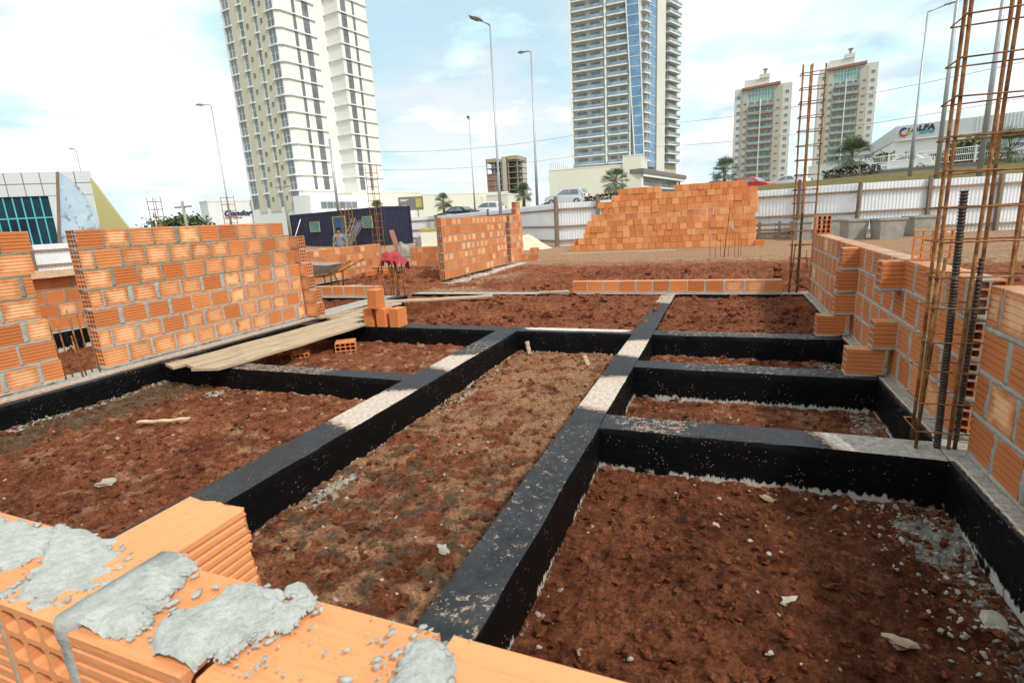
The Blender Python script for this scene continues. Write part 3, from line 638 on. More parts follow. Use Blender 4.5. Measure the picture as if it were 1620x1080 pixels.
def seam(mb, axis_, a0, a1, b0, b1, T, ov, prm, seed, M, step=.016, inset=.005):
    n = max(2, int((a1 - a0) / step)); A = np.linspace(a0, a1, n + 1)
    nn = lambda k, f=16.0: fbm(A * f + seed * 1.37, A * 0 + k * 3.1 + seed * .7, 60 + k, 4, .7)
    e0 = b0 - np.clip((nn(1) - .35) * ov * 2.4, 0, ov * 1.6); e1 = b1 + np.clip((nn(2) - .35) * ov * 2.4, 0, ov * 1.6)
    p1 = prm * (nn(3) * 2 - .75); p2 = prm * (nn(4) * 2 - .75); q1 = prm * (nn(5) * 2 - .75); q2 = prm * (nn(6) * 2 - .75)
    m0 = b0 + (b1 - b0) * .2; m1 = b0 + (b1 - b0) * .8
    rings = [(e0, np.full_like(A, inset)), (np.full_like(A, m0), -p1), (np.full_like(A, m1), -p2), (e1, np.full_like(A, inset)),
             (e1, np.full_like(A, T - inset)), (np.full_like(A, m1), T + q1), (np.full_like(A, m0), T + q2), (e0, np.full_like(A, T - inset))]
    V = []
    for i in range(n + 1):
        for (bb, yy) in rings:
            V.append((A[i], yy[i], bb[i]) if axis_ == 'x' else (bb[i], yy[i], A[i]))
    Fc = []
    for i in range(n):
        for j in range(8):
            f = (i * 8 + j, i * 8 + (j + 1) % 8, (i + 1) * 8 + (j + 1) % 8, (i + 1) * 8 + j); Fc.append(f if axis_ == 'z' else f[::-1])
    e = tuple(range(8)); g = tuple(n * 8 + j for j in range(8)); Fc += [e, g[::-1]] if axis_ == 'x' else [e[::-1], g]
    mb.add(V, Fc, M)
def wall(label, origin, rz, rows, T=.14, BL=.24, J=.020, pitch=.2, seed=1, blot=0.0, mort='mortar', gs=5, gt=0, holes=(3, 4), ov=.006, pr=.004, z0=0.0, extra=None, dark=0.0, foot=True, name='brick_wall', fine=False, loose_joint=0.0):
    r = random.Random(seed)
    root = thing(name, label, 'wall', origin, rz)
    mb = MB(); mo = MB(); mo2 = MB(); I = np.eye(4); H = pitch - J
    lo = min(a for a, b in rows); hi = max(b for a, b in rows)
    for k, (a, b) in enumerate(rows):
        z = z0 + k * pitch + J
        x = a; first = True
        half = (k % 2) * (BL * .5)
        cuts = []
        L = BL - half if half else BL
        while x < b - .03:
            j = J * .9 + (r.random() ** 3) * .026 + (loose_joint * r.random() if r.random() < .3 else 0)
            if x + L > b - .05: L = b - x
            cuts.append((x, L, j)); x += L + j; L = BL
        for i, (xx, LL, jj) in enumerate(cuts):
            end = (i == 0 or i == len(cuts) - 1)
            bw = r.uniform(.4, 1.0) if r.random() < blot else 0.0
            put_brick(mb, TM((xx + LL / 2, T / 2, z + H / 2)), LL, T, H, gs, gt, holes if end else None, r, bw, dark, fine)
            if i < len(cuts) - 1: seam(mo2 if k > len(rows) * .45 and mort == 'two' else mo, 'z', z, z + H, xx + LL, xx + LL + jj, T, ov, pr, seed * 3.1 + i * 1.7 + k * 11.3, I)
        lo_, hi_ = (a, b) if k == 0 else (max(a, rows[k - 1][0]) if False else min(a, rows[k - 1][0]), max(b, rows[k - 1][1]))
        lo_ = max(a, rows[k - 1][0]) if k else a; hi_ = min(b, rows[k - 1][1]) if k else b
        seam(mo2 if k > len(rows) * .45 and mort == 'two' else mo, 'x', lo_, hi_, z - J, z, T, ov * (2.2 if k == 0 else 1), pr, seed * 1.9 + k * 5.3, I)
    if extra: extra(mb, mo, r)
    mb.build('brickwork', MT['brick'], root)
    mo.build('mortar', MT['mortar' if mort == 'two' else mort], root, smooth=True)
    if mort == 'two': mo2.build('damp_mortar', MT['old_mortar'], root, smooth=True)
    return root
RP = math.pi / 2
# left walls, faces towards +X: local x = +Y
# near left wall, ends at the column gap
Bx = -5.85
wall('orange brick wall at the left edge of the photo, seven courses, left of the column gap', (Bx, .6, .01), RP,
     [(0, 2.33), (0, 2.32), (0, 2.31), (0, 2.27), (0, 2.27), (0, 2.31), (0, 2.33)], seed=3, blot=.45, mort='two', ov=.018, pr=.006, loose_joint=.02)
def teethB(mb, mo, r):
    # bricks toothed out of the far end for a cross wall, lying along +X (local -y)
    for k, pz in ((0, .22), (1, .20), (2, .11), (3, .10), (4, .02), (5, .02)):
        z = k * .2 + .014 + .093
        M = TM((2.96, -pz + .12, z), RP)
        put_brick(mb, M, .24, .14, .186, 5, 0, (3, 4), r, .5)
        seam(mo, 'x', 2.9, 3.03, z - .107, z - .093, .2, .006, .004, k, TM((0, -pz, 0)))
wall('tall orange brick wall with pale centred bricks, seven courses, running back along the left beam', (Bx, 3.30, .01), RP,
     [(0, 2.86), (0, 2.86), (0, 2.86), (0, 2.86), (0, 2.80), (0, 2.74), (0, 2.66)], seed=5, blot=.72, mort='two', ov=.018, pr=.006, extra=teethB, loose_joint=.03)
# low walls of the room behind
wall('four-course brick wall behind the toothed left wall, in front of the navy container', (-9.4, 2.6, 0), RP,
     [(0, 10.6), (0, 10.6), (0, 10.6), (0, 10.62)], seed=9, blot=.35, gs=4, mort='old_mortar', ov=.01, BL=.24)
wall('low three-course brick wall between the container and the red cloth', (-9.15, 14.4, 0), 0,
     [(0, 3.0), (0, 3.0), (0, 3.0)], seed=10, blot=.2, gs=4, mort='old_mortar')
# wall with a column gap in the middle distance
wall('seven-course brick wall standing alone in the middle distance left of the fence', (-6.0, 10.85, 0), RP,
     [(0, 3.9), (0.0, 3.9), (0, 3.9), (0, 3.82), (0, 3.82), (0, 3.82), (0, 4.0)], seed=12, blot=.35, gs=4, mort='old_mortar', ov=.01)
wall('narrow brick pier nine courses high at the far end of the free-standing wall', (-6.0, 15.05, 0), RP,
     [(0, 1.1), (0, 1.1), (0, 1.1), (0, 1.05), (0, 1.1), (0, 1.05), (0, 1.1), (.55, .95), (.6, .95)], seed=13, blot=.3, gs=4)
wall('short stub of brickwork, two courses, jutting right of the brick pier', (-5.84, 15.6, 0), 0, [(0, .55), (0.25, .5)], seed=14, gs=4, blot=.3)
# single courses
wall('single course of orange bricks laid across the back beam in the centre', (-2.38, 8.70, 0), 0, [(0, 3.2)], seed=21, blot=.15, BL=.245, ov=.012, gs=5)
wall('single course of orange bricks on the back beam left of the tied red cloth', (-8.6, 8.22, 0), 0, [(0, 2.62)], seed=22, blot=.3, ov=.012, BL=.225)
# right walls, faces towards -X: local x = -Y
def teethD(mb, mo, r):
    def along_x(y, k, pz, L=.24):
        z = k * .215 + .014 + .098
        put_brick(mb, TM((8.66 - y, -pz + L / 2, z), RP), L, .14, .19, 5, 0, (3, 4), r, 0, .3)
        seam(mo, 'x', 8.66 - y - .07, 8.66 - y + .07, z - .112, z - .097, .2, .01, .006, k + y, TM((0, -pz, 0)))
    for k, pz in ((0, .30), (1, .16), (2, .15), (3, .13)): along_x(5.87, k, pz)
    along_x(4.52, 0, .29); along_x(4.50, 1, .14); along_x(4.50, 3, .13)
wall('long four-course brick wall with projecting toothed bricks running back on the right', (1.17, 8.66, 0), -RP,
     [(0, 5.35), (0, 5.35), (0, 5.35), (0, 5.35)], pitch=.215, J=.024, seed=31, blot=.12, ov=.014, pr=.009, holes=(2, 4), extra=teethD, dark=.75, T=.14, loose_joint=.012)  # bricks tinted darker: shade of the side facing away from the sun, in colour
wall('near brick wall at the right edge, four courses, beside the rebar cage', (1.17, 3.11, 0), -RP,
     [(0, 2.8), (0, 2.8), (0, 2.8), (0, 2.8)], pitch=.215, J=.026, seed=33, blot=.15, ov=.013, pr=.009, holes=(2, 4), dark=.65, loose_joint=.012)  # same bricks again, with the sunless side's shade put into their tint
# foreground wall under the camera
def foreF(mb, mo, r):
    pass
rootF = thing('brick_wall', 'close foreground brick wall with wet mortar smeared on top, bottom of the photo', 'wall', (0, .32, 0), 0)
mbF = MB(); moF = MB(); I4 = np.eye(4); rF = random.Random(77)
for k in range(3):
    x = -2.6 - (k % 2) * .12
    while x < 1.0:
        put_brick(mbF, TM((x + .12, .075, k * .203 + .014 + .095)), .24, .15, .189, 6, 4, None, rF, .2, -1, True)
        seam(moF, 'z', k * .203 + .014, (k + 1) * .203, x + .24, x + .255, .15, .004, .003, k + x, I4); x += .255
    seam(moF, 'x', -2.6, 1.0, (k + 0) * .203, k * .203 + .014, .15, .004, .003, k * 2.2, I4)
seam(moF, 'x', -2.6, 1.0, .609, .615, .15, .005, .003, 9.2, I4)
zt = .615 + .0925
topx = [(-2.28, -2.04), (-2.025, -1.785), (-1.77, -1.53), (-1.515, -1.275), (-1.245, -.95)]
for a, b in topx:
    put_brick(mbF, TM(((a + b) / 2, .075, zt)), b - a, .15, .185, 8, 4, (3, 4), rF, -1, -1, True, .001)
# header laid across the wall, end holes to the viewer, jutting out behind
put_brick(mbF, TM((-.855, .145, zt + .001), RP), .295, .145, .187, 10, 3, (3, 4), rF, -1, -1, True, .0)
V_ = mbF.v[-1]; far = V_[:, 1] > .28; V_[far, 1] += np.array([rF.uniform(-.007, .003) for _ in range(int(far.sum()))])
for a, b in ((-.762, -.555), (-.535, -.305), (-.285, -.045), (-.03, .21), (.225, .465), (.48, .72)):
    put_brick(mbF, TM(((a + b) / 2, .075 + rF.uniform(-.006, .006), zt + rF.uniform(-.004, .003))), b - a, .15, .185, 8, 4, (3, 4), rF, -1, -1, True, .003)
seam(moF, 'z', .62, .800, -.782, -.764, .15, .004, .006, 3.3, I4); seam(moF, 'z', .62, .775, -.553, -.537, .15, .004, .003, 4.3, I4)
seam(moF, 'z', .62, .782, -.305, -.283, .15, .006, .004, 5.3, I4); seam(moF, 'z', .62, .80, -.945, -.930, .15, .004, .003, 6.3, I4)
mbF.build('brickwork', MT['brick'], rootF); moF.build('mortar', MT['fresh'], rootF, smooth=True)
CR = []
def blob(poly_px, thick, seed, z=.8075, st=.0017, rag=.018):
    """lump of wet mortar: outline given as seen, thickness real, ragged rim and trowel-dragged top"""
    P = np.array([gz(x, y, z)[:2] for x, y in poly_px]); lo = P.min(0) - .02; hi = P.max(0) + .02
    xs = np.arange(lo[0], hi[0], st); ys = np.arange(lo[1], hi[1], st); X, Y = np.meshgrid(xs, ys)
    d = np.full(X.shape, 1e9); ins = np.zeros(X.shape, bool); n = len(P)
    for i in range(n):
        a, b = P[i], P[(i + 1) % n]; ab = b - a; t = np.clip(((X - a[0]) * ab[0] + (Y - a[1]) * ab[1]) / (ab @ ab), 0, 1)
        d = np.minimum(d, np.hypot(X - a[0] - t * ab[0], Y - a[1] - t * ab[1]))
        c = ((a[1] > Y) != (b[1] > Y)) & (X < (b[0] - a[0]) * (Y - a[1]) / (b[1] - a[1] + 1e-12) + a[0]); ins ^= c
    s = np.where(ins, d, -d) + rag * 1.1 * (fbm(X * 34, Y * 34, seed, 4, .55) - .5) * 2 
    h = thick * .58 * (1 - np.exp(-np.maximum(s, 0) / .010)) * (.35 + 1.0 * fbm(X * 22, Y * 22, seed + 7, 4)) + (.006 * (fbm(X * 90, Y * 90, seed + 8, 5, .8) - .5) + .004 * (fbm(X * 18 + Y * 30, Y * 8 - X * 5, seed + 9, 3) - .5)) * np.clip(s / .008, 0, 1)
    Zs = np.where(s > 0, h + .0012, .0012 + s * .9)
    k = (s > -.006) & (Y > .3225); idm = -np.ones(X.shape, int); idm[k] = np.arange(k.sum())
    V = np.stack([X[k], Y[k] - .32, z - .006 + Zs[k]], -1)
    q = k[:-1, :-1] & k[:-1, 1:] & k[1:, 1:] & k[1:, :-1]
    Fc = np.stack([idm[:-1, :-1][q], idm[:-1, 1:][q], idm[1:, 1:][q], idm[1:, :-1][q]], -1).tolist()
    mb = MB(); mb.add(V, Fc); o = mb.build('mortar_lump', MT['fresh'], rootF, smooth=True)
    r = random.Random(seed)
    for t in range(70):
        i = r.randrange(n); u = r.random(); q = P[i] * (1 - u) + P[(i + 1) % n] * u + np.array([r.gauss(0, .011), r.gauss(0, .011)])
        if .327 < q[1] < .465: CR.append((q[0], q[1], z, .0008 + .0042 * r.random() ** 2.2, r.randrange(8), r.random() * 6))
    return o
blob([(-60, 800), (40, 828), (92, 832), (62, 862), (20, 888), (-60, 905)], .014, 101)
blob([(92, 826), (178, 850), (150, 885), (95, 915), (40, 945), (18, 940), (60, 895)], .010, 102, rag=.012)
blob([(268, 874), (312, 890), (262, 938), (226, 965), (232, 985), (195, 1000), (150, 985), (118, 1008), (98, 985), (160, 930)], .016, 103, .8095)
blob([(398, 914), (446, 930), (402, 985), (372, 1012), (330, 1022), (300, 1050), (262, 1052), (248, 1010), (262, 975), (330, 945)], .024, 104)
blob([(672, 1005), (712, 1042), (690, 1110), (560, 1110), (612, 1062), (630, 1036)], .018, 105)
blob([(40, 905), (120, 868), (200, 860), (180, 905), (100, 950), (50, 952)], .0035, 106, rag=.05)
blob([(300, 1000), (460, 930), (500, 950), (430, 1010), (360, 1040)], .003, 110, rag=.05)
mbm = MB(); rr = random.Random(5)
for i in range(150):
    px = rr.uniform(210, 700); py = rr.uniform(900, 1078); p = gz(px, py, .806)
    if not (.33 < p[1] < .462): continue
    s = .001 + .0045 * rr.random() ** 2.5; V, Fc = RT[rr.randrange(8)]; mbm.add(V, Fc, TM((p[0], p[1] - .32, .8065), rr.random() * 6, 0, 0, (s * 1.3, s, s * .6)))
for (x, y, z_, s, k_, q_) in CR: mbm.add(RT[k_][0], RT[k_][1], TM((x, y - .32, z_ - .004), q_, 0, 0, (s * 1.3, s, s * .8)))
mbm.build('mortar_crumbs', MT['fresh'], rootF, smooth=True)
# joint mortar hanging down the near face beside the header
mj = MB(); 
seam(mj, 'z', .60, .812, -.784, -.757, .152, .008, .009, 12.3, TM((0, -.004, 0)), .012); mj.build('mortar_joint', MT['fresh'], rootF, smooth=True)
# ================================================================ REBAR CAGES
def ribbed(mb, p0, p1, r, k=6, M=None, mi=0, ribs=0.0):
    p0 = np.array(p0, float); p1 = np.array(p1, float); Lr = np.linalg.norm(p1 - p0)
    if ribs:
        n = int(Lr / ribs); pts = []; rs = []
        for i in range(n):
            t = i / n; pts += [p0 + (p1 - p0) * t, p0 + (p1 - p0) * (t + .45 / n), p0 + (p1 - p0) * (t + .55 / n), p0 + (p1 - p0) * (t + .9 / n)]; rs += [r, r, r * 1.22, r * 1.22]
        mb.tube(pts, rs, k, mi, M)
    else:
        n = max(2, int(Lr / .4)); d = np.random.default_rng(int(abs(p0[0] * 977 + p0[1] * 331 + Lr * 7)) % 9999)
        pts = [p0 + (p1 - p0) * i / n + (d.normal(0, .0025, 3) if 0 < i < n else 0) for i in range(n + 1)]
        mb.tube(pts, r, k, mi, M)
def cage(label, loc, rods, z0, z1, r, stir, sr, rz=0, group=None, sticks=(), overh=0.0, name='rebar_cage', stir_top=None, ribs=0):
    root = thing(name, label, 'rebar cage', loc, rz, group)
    for (x, y) in rods:
        mb = MB(); ribbed(mb, (x, y, z0), (x + random.uniform(-.006, .006), y, z1 + random.uniform(-.03, .03)), r, 7, ribs=ribs); mb.build('rod', MT['rust'], root, True)
    xs = [p[0] for p in rods]; ys = [p[1] for p in rods]; a, b, c, d = min(xs), max(xs), min(ys), max(ys); e = r + sr
    a -= e; b += e; c -= e; d += e
    if d - c < 2.5 * e: d = c + .02
    z = z0 + stir * .6
    while z < (stir_top or z1) - .03:
        t = random.uniform(-.008, .008); pts = [(a, c, z + t), (b, c, z - t), (b, d, z + t), (a, d, z - t * .5), (a, c, z + t + .004)]
        mb = MB(); mb.tube(pts, sr, 5)
        if overh and random.random() < .7: mb.tube([(b, c, z - t), (b + overh * random.uniform(.3, 1), c - .01, z + random.uniform(-.01, .03))], sr, 5)
        z += stir * random.uniform(.93, 1.07)
        mb.build('stirrup', MT['rust'], root, True)
    for (p, q, rr_, mat, nm, rb) in sticks:
        m2 = MB(); ribbed(m2, p, q, rr_, 8, ribs=rb); m2.build(nm, MT[mat], root, True)
    return root
cage('tall rusty rebar cage rising out of the frame beside the near right brick wall', (.97, 3.15, .0),
     [(0, 0), (0.015, .13), (.145, .02), (.222, .15), (.315, .10), (.36, .18)], 0, 2.9, .0085, .165, .0042,
     sticks=[((.10, .03, 0), (.075, .04, 1.30), .0145, 'dark_steel', 'ribbed_bar', .016), ((.175, .03, .0), (.18, .05, .98), .009, 'dark_steel', 'starter_bar', .02),
             ((.03, .10, .0), (.055, .10, .98), .008, 'rust', 'starter_bar', 0), ((.25, .0, .38), (.235, .02, .78), .008, 'dark_steel', 'starter_bar', 0)], overh=.10)
cage('rusty ladder-like rebar cage at the far end of the right brick wall', (.92, 8.78, 0), [(0, 0), (.13, .16), (.27, .02), (.10, .02)], 0, 3.12, .0125, .195, .0065,
     sticks=[((.10, 0, 0), (.11, 0, 1.15), .013, 'dark_steel', 'ribbed_bar', .03), ((.0, .03, 0), (.05, .03, .72), .009, 'rust', 'starter_bar', 0), ((.22, .0, .35), (.19, .0, .62), .008, 'rust', 'starter_bar', 0)])
bpy.data.objects[-1] if False else None
# column starters in the gap of the left wall
st = thing('starter_bars', 'six short rusty starter bars standing in the column gap of the left brick wall', 'rebar', (-5.88, 3.1, 0))
for (x, y, h, dx) in ((-.02, -.13, .62, -.02), (-.06, -.05, .60, .0), (.06, -.03, .42, .02), (.03, .02, .66, -.02), (-.05, .12, .64, .02), (.05, .14, .62, -.015)):
    m = MB(); ribbed(m, (x, y, -.1), (x + dx, y - .03, h), .0075, 6); m.build('bar', MT['rust'], st, True)
# starters with the red cloth
st = thing('starter_bars', 'cluster of upright starter bars carrying a knotted red cloth', 'rebar', (-5.83, 8.5, -.06))
for (x, y, h) in ((-.14, -.1, .80), (-.10, .12, .76), (.0, -.11, .78), (.03, .12, .80), (.13, -.09, .79), (.16, .1, .74), (.08, 0, .7)):
    m = MB(); ribbed(m, (x, y, 0), (x + random.uniform(-.03, .03), y, h), .011, 6); m.build('bar', MT['rust'], st, True)
# far starters by the brick pile
st = thing('starter_bars', 'starter bars, one tall with a torn white ribbon, before the brick stack', 'rebar', (.0, 15.4, 0))
for (x, y, h, r_) in ((0.0, 0, 1.40, .016), (-.35, .1, .62, .008), (-.22, -.2, .60, .008), (.10, .1, .62, .008), (.26, -.1, .66, .008), (.42, .1, .60, .008), (.36, -.2, .5, .008), (-.08, .2, .55, .008)):
    m = MB(); ribbed(m, (x, y, -.05), (x + (.12 if h > 1 else random.uniform(-.03, .03)), y, h), r_, 6); m.build('bar', MT['rust'], st, True)
m = MB(); V = []; 
for i in range(9):
    t = i / 8; V += [(.1 + .28 * t, -.02 + .03 * math.sin(5 * t), .86 - .06 * math.sin(3 * t) - .22 * t * t), (.1 + .28 * t, .02, .80 - .05 * math.sin(3 * t) - .2 * t * t)]
m.add(V, [(2 * i, 2 * i + 2, 2 * i + 3, 2 * i + 1) for i in range(8)]); o = m.build('ribbon', MT['white'], st, True)
# distant cages
def far_cage(px, y0, y1, D, w, label, n=4):
    p0 = gD(px, y1, D); p1 = gD(px, y0, D); z0 = float(ground_z(p0[0], p0[1])); h = p1[2] - z0
    cage(label, (p0[0], p0[1], z0), [(-w / 2, -w / 2), (w / 2, -w / 2), (w / 2, w / 2), (-w / 2, w / 2)], 0, h, .014, .30, .009)
far_cage(252, 312, 360, 27, .34, 'distant square rebar cage standing beyond the left brick wall against the sky')
far_cage(599, 262, 380, 26, .36, 'tall thin rebar cage standing in front of the navy container corner')
far_cage(367, 310, 360, 30, .40, 'pale rebar cage in front of the supermarket wall')

# ================================================================ CLOTH
def cloth():
    mb = MB(); n = 40; V = []; Fc = []
    for i in range(n + 1):
        for j in range(n + 1):
            u = i / n * 2 - 1; v = j / n * 2 - 1; rr_ = math.hypot(u, v); a = math.atan2(v, u)
            w = .23 * rr_ ** .8 * (1 + .22 * math.sin(3 * a + 1))
            z = .84 - .24 * max(0, rr_ - .45) ** 1.0 * (1.2 + .3 * math.sin(2 * a + .6)) + .05 * (float(vn(np.array(u * 4.), np.array(v * 4.), 5)) - .5) + .035 * math.sin(7 * a + rr_ * 6) * rr_ + .02 * math.sin(13 * u + 9 * v) + .05 * math.exp(-rr_ * 5)
            V.append((w * math.cos(a) * (1.15 if u > 0 else 1.0) + .02, w * math.sin(a) * .9, z))
    for i in range(n):
        for j in range(n): k = i * (n + 1) + j; Fc.append((k, k + 1, k + n + 2, k + n + 1))
    mb.add(V, Fc); 
    mb.tube([(-.12, -.05, .80), (0, -.08, .79), (.12, -.05, .76)], [.05, .085, .05], 10)
    return mb
o = cloth().build('cloth', MT['red_cloth'], None, True, (-5.83, 8.5, -.06)); tag(o, 'crumpled red cloth draped over the starter bars', 'cloth')

# ================================================================ LOOSE BRICKS
def loose(label, loc, rz, L=.24, T=.14, H=.19, rx=0, ry=0, holes=None, group=None, dark=0, gs=5, name='hollow_brick', bw=0):
    m = MB(); V, Fc, LP = brick_t(L, T, H, gs, 2, holes); m.add(V, Fc, TM((0, 0, 0), rz, rx, ry), 0, tint(random, dark), LP, bw - 1)
    z = min(v[2] for v in m.v[0]); o = m.build(name, MT['brick'], None, False, (loc[0], loc[1], loc[2] - z)); tag(o, label, 'brick', group); return o
R90 = math.pi / 2
loose('darker upright brick at the left of the little stack on the black beam', (-4.34, 5.76, .0), 0, .24, .19, .14, 0, R90, None, None, .6)
loose('pale upright brick in the middle of the little stack on the black beam', (-4.14, 5.76, 0), .0, .24, .19, .14, 0, R90)
loose('pale upright brick at the right end of the little stack on the black beam', (-3.94, 5.77, 0), -.03, .24, .20, .14, 0, R90)
loose('tilted brick balanced on top of the little stack on the black beam', (-4.22, 5.72, .245), .12, .24, .2, .14, .06, R90 + .05)
loose('brick lying under the planks with its square holes to the viewer', (-4.30, 5.12, -.215), -.95, .24, .24, .15, 0, 0, (4, 3))
loose('brick half hidden in shade under the left end of the planks', (-4.62, 4.70, -.25), -.9, .24, .19, .14, 0, 0, (4, 3))
loose('brick with square holes standing on the far end of the right brick wall', (1.245, 8.50, .865), R90, .22, .18, .24, 0, 0, (3, 4))
loose('pale thin-webbed brick standing on the right brick wall, seen through its holes', (1.30, 4.38, .865), R90 - .15, .05, .21, .20, 0, 0, (4, 4))
for i, (px, py, rz, lb) in enumerate([(588, 425, .3, 'loose brick leaning against the low wall, farthest left of three'), (597, 419, 1.8, 'loose brick with holes showing beside the low wall, middle of three'), (608, 424, 1.4, 'loose brick with holes showing nearest the red cloth')]):
    p = gz(px, py + 8, 0.1); loose(lb, (p[0], p[1], .05), rz, .24, .19, .14, 0, 0, (4, 3), 'loose bricks beside the low wall')

# ---- the big stack: each brick an object of its own
pile_t = [MB() for _ in range(6)]; meshes = []
for k, m in enumerate(pile_t):
    L, T, H = .212, .14, (.245, .19)[k % 2]
    V, Fc, LP = brick_t(.206, .19, (.238, .238, .238, .184, .184, .184)[k], 5, 6)
    V = V @ TM((0, 0, 0), 0, 0, R90)[:3, :3].T            # stand it on end: ribs run upright
    c = [(0.72, .29, .10), (.66, .235, .078), (.80, .37, .15), (.70, .27, .09), (.62, .21, .07), (.75, .32, .12)][k]
    m.add(V, Fc, None, 0, c, LP, -1.0)
    ob = m.build('hollow_brick', MT['brick']); meshes.append(ob.data); bpy.data.objects.remove(ob)
top_px = [(903, 390), (925, 372), (933, 350), (948, 338), (952, 318), (964, 322), (968, 312), (984, 303), (986, 299), (1044, 297), (1046, 305), (1066, 304), (1070, 297), (1100, 293), (1120, 290), (1184, 291), (1192, 292), (1200, 300)]
A0 = gz(905, 397, 0); B0 = gz(1192, 388, 0); dirp = (B0 - A0); Lp = float(np.linalg.norm(dirp)); dirp /= Lp; nrm = np.array([-dirp[1], dirp[0], 0])
angp = math.atan2(dirp[1], dirp[0]); rp_ = random.Random(8); ph = .2135
def topz(s):
    p = A0 + dirp * s; a = math.degrees(math.atan2(p[0], p[1])); D = math.hypot(p[0], p[1]); best = None
    azs = [math.degrees(gh(*q)) for q in top_px]; es = [(ray(*q)[2] / math.hypot(*ray(*q)[:2])) for q in top_px]
    return 1.28 + float(np.interp(a, azs, es)) * D
npile = 0; cnt = {}
for layer in range(3):
    for row in range(10):
        s = -.05 + (row % 2) * .06 + rp_.uniform(0, .05)
        while s < Lp - .05:
            w = .247 if rp_.random() < .75 else .192
            zt_ = topz(min(max(s + w / 2, 0), Lp))
            rows_here = int(round(zt_ / ph + (.15 if layer else 0.0)))
            if layer == 0 and s > Lp * .82: rows_here = min(rows_here, 9 - int((s / Lp - .82) * 14) - (rp_.random() < .2))
            if layer == 0 and .12 < s / Lp < .3: rows_here -= (rp_.random() < .2)
            vis = row < rows_here and (layer == 0 or row >= max(0, rows_here - (1 if layer == 2 else 3)))
            if vis and npile < 300:
                me_ = meshes[rp_.randrange(3) if w > .2 else 3 + rp_.randrange(3)]
                o = bpy.data.objects.new('hollow_brick', me_); COL.objects.link(o)
                p = A0 + dirp * (s + w / 2) + nrm * (layer * .255 + rp_.uniform(-.014, .014) - (.04 if rp_.random() < .012 else 0))
                o.location = (p[0], p[1], row * ph + ph / 2 + .002); o.rotation_euler = (0, 0, angp + rp_.uniform(-.012, .012) + 0)
                ordn = ('bottom', 'second', 'third', 'fourth', 'fifth', 'sixth', 'seventh', 'eighth', 'ninth', 'tenth')[row]; shade = ('orange', 'reddish orange', 'pale peach', 'mid orange', 'dark orange', 'light orange')[meshes.index(me_)]
                ib = cnt.get((layer, row), 0) + 1; cnt[(layer, row)] = ib
                tag(o, '%s brick, %s from left, %s course up, %s of the tall brick stack' % (shade, '%d%s' % (ib, 'th' if 10 < ib % 100 < 14 else {1: 'st', 2: 'nd', 3: 'rd'}.get(ib % 10, 'th')), ordn, ('front face', 'second layer', 'rear layer')[layer]), 'brick', 'bricks of the tall stack before the white fence'); npile += 1
            s += w + .003
# bricks: local y width is .19/.245 so turn mesh so that the wide side faces the viewer
for me_ in meshes:
    for v in me_.vertices: pass
loose('single brick lying at the right foot of the tall brick stack', tuple(gz(1201, 388, 0)), .1, .3, .14, .17)
m = MB(); m.box(-1.9, 1.9, -.12, .12, 0, .04); o = m.build('plank', MT['plank'], None, False, tuple(gz(975, 400, .0))); o.rotation_euler = (0, .0, angp + .08); tag(o, 'long flat plank lying on the ground along the foot of the brick stack', 'plank')

# ================================================================ PLANKS
def plank(label, P0, P1, w, t=.026, mat='plank', end=.0):
    P0 = np.array(P0, float); P1 = np.array(P1, float); d = P1 - P0; Lg = np.linalg.norm(d); n = 14; seed = int(abs(P0[0] * 100 + P0[1] * 37))
    mb = MB(); V = []; Fc = []
    for i in range(n + 1):
        y = -Lg / 2 + Lg * i / n; sag = -.006 * math.sin(math.pi * i / n) + .003 * math.sin(i * 1.3 + seed); 
        e = .05 * w * (vn(np.array(i * .9 + seed), np.array(.5)) - .5)
        xa, xb = -w / 2 + e, w / 2 + e * .6
        yy = y + (end * (.5 if i == 0 else 0)); 
        V += [(xa, yy, sag), (xb, y - (end if i == 0 else 0), sag), (xb, y - (end if i == 0 else 0), sag + t), (xa, yy, sag + t)]
    for i in range(n):
        for j in range(4): Fc.append((i * 4 + j, i * 4 + (j + 1) % 4, (i + 1) * 4 + (j + 1) % 4, (i + 1) * 4 + j))
    Fc = [f for f in Fc] + [(0, 1, 2, 3)[::-1], tuple(n * 4 + j for j in range(4))]
    Fc = [f[::-1] for f in Fc]
    mb.add(V, Fc); o = mb.build(label_name(mat), MT[mat], None, False, tuple((P0 + P1) / 2))
    o.rotation_euler = (math.asin(d[2] / Lg), 0, math.atan2(-d[0], d[1])); tag(o, label, 'plank'); return o
def label_name(mat): return 'plank' if mat == 'plank' else 'board'
plank('long weathered plank next to the brick wall, leftmost of the three over the left pit', (-5.14, 3.48, .012), (-4.98, 6.35, .02), .24, end=.05)
plank('weathered plank in the middle of the three bridging the left pit', (-4.90, 3.52, .012), (-4.74, 6.0, .018), .22, end=.04)
plank('weathered plank with a split end, right one of the three bridging the left pit', (-4.63, 3.44, .014), (-4.50, 5.66, .020), .27, end=-.06)
plank('weathered plank lying on the soil beyond the little brick stack', (-5.35, 7.42, .03), (-3.62, 8.12, .03), .20)
plank('narrow plank crossing the back pit behind the toothed wall', (-5.42, 5.95, .03), (-5.12, 7.45, .03), .09)
plank('second narrow plank crossing the back pit, nearer the brick stack', (-5.22, 5.93, .03), (-4.93, 7.30, .03), .10)
plank('short pale board on the beam just left of the single brick course', (-2.95, 8.6, .02), (-2.45, 8.74, .02), .10)
plank('thin pale strip of wood lying on the left front pit soil', tuple(gz(218, 668, -.15)), tuple(gz(300, 662, -.15)), .035, .012, 'newwood')
plank('pale new board laid along the top of the low wall seen through the gap', (-9.33, 4.25, .82), (-9.33, 5.75, .82), .16, .10, 'newwood')
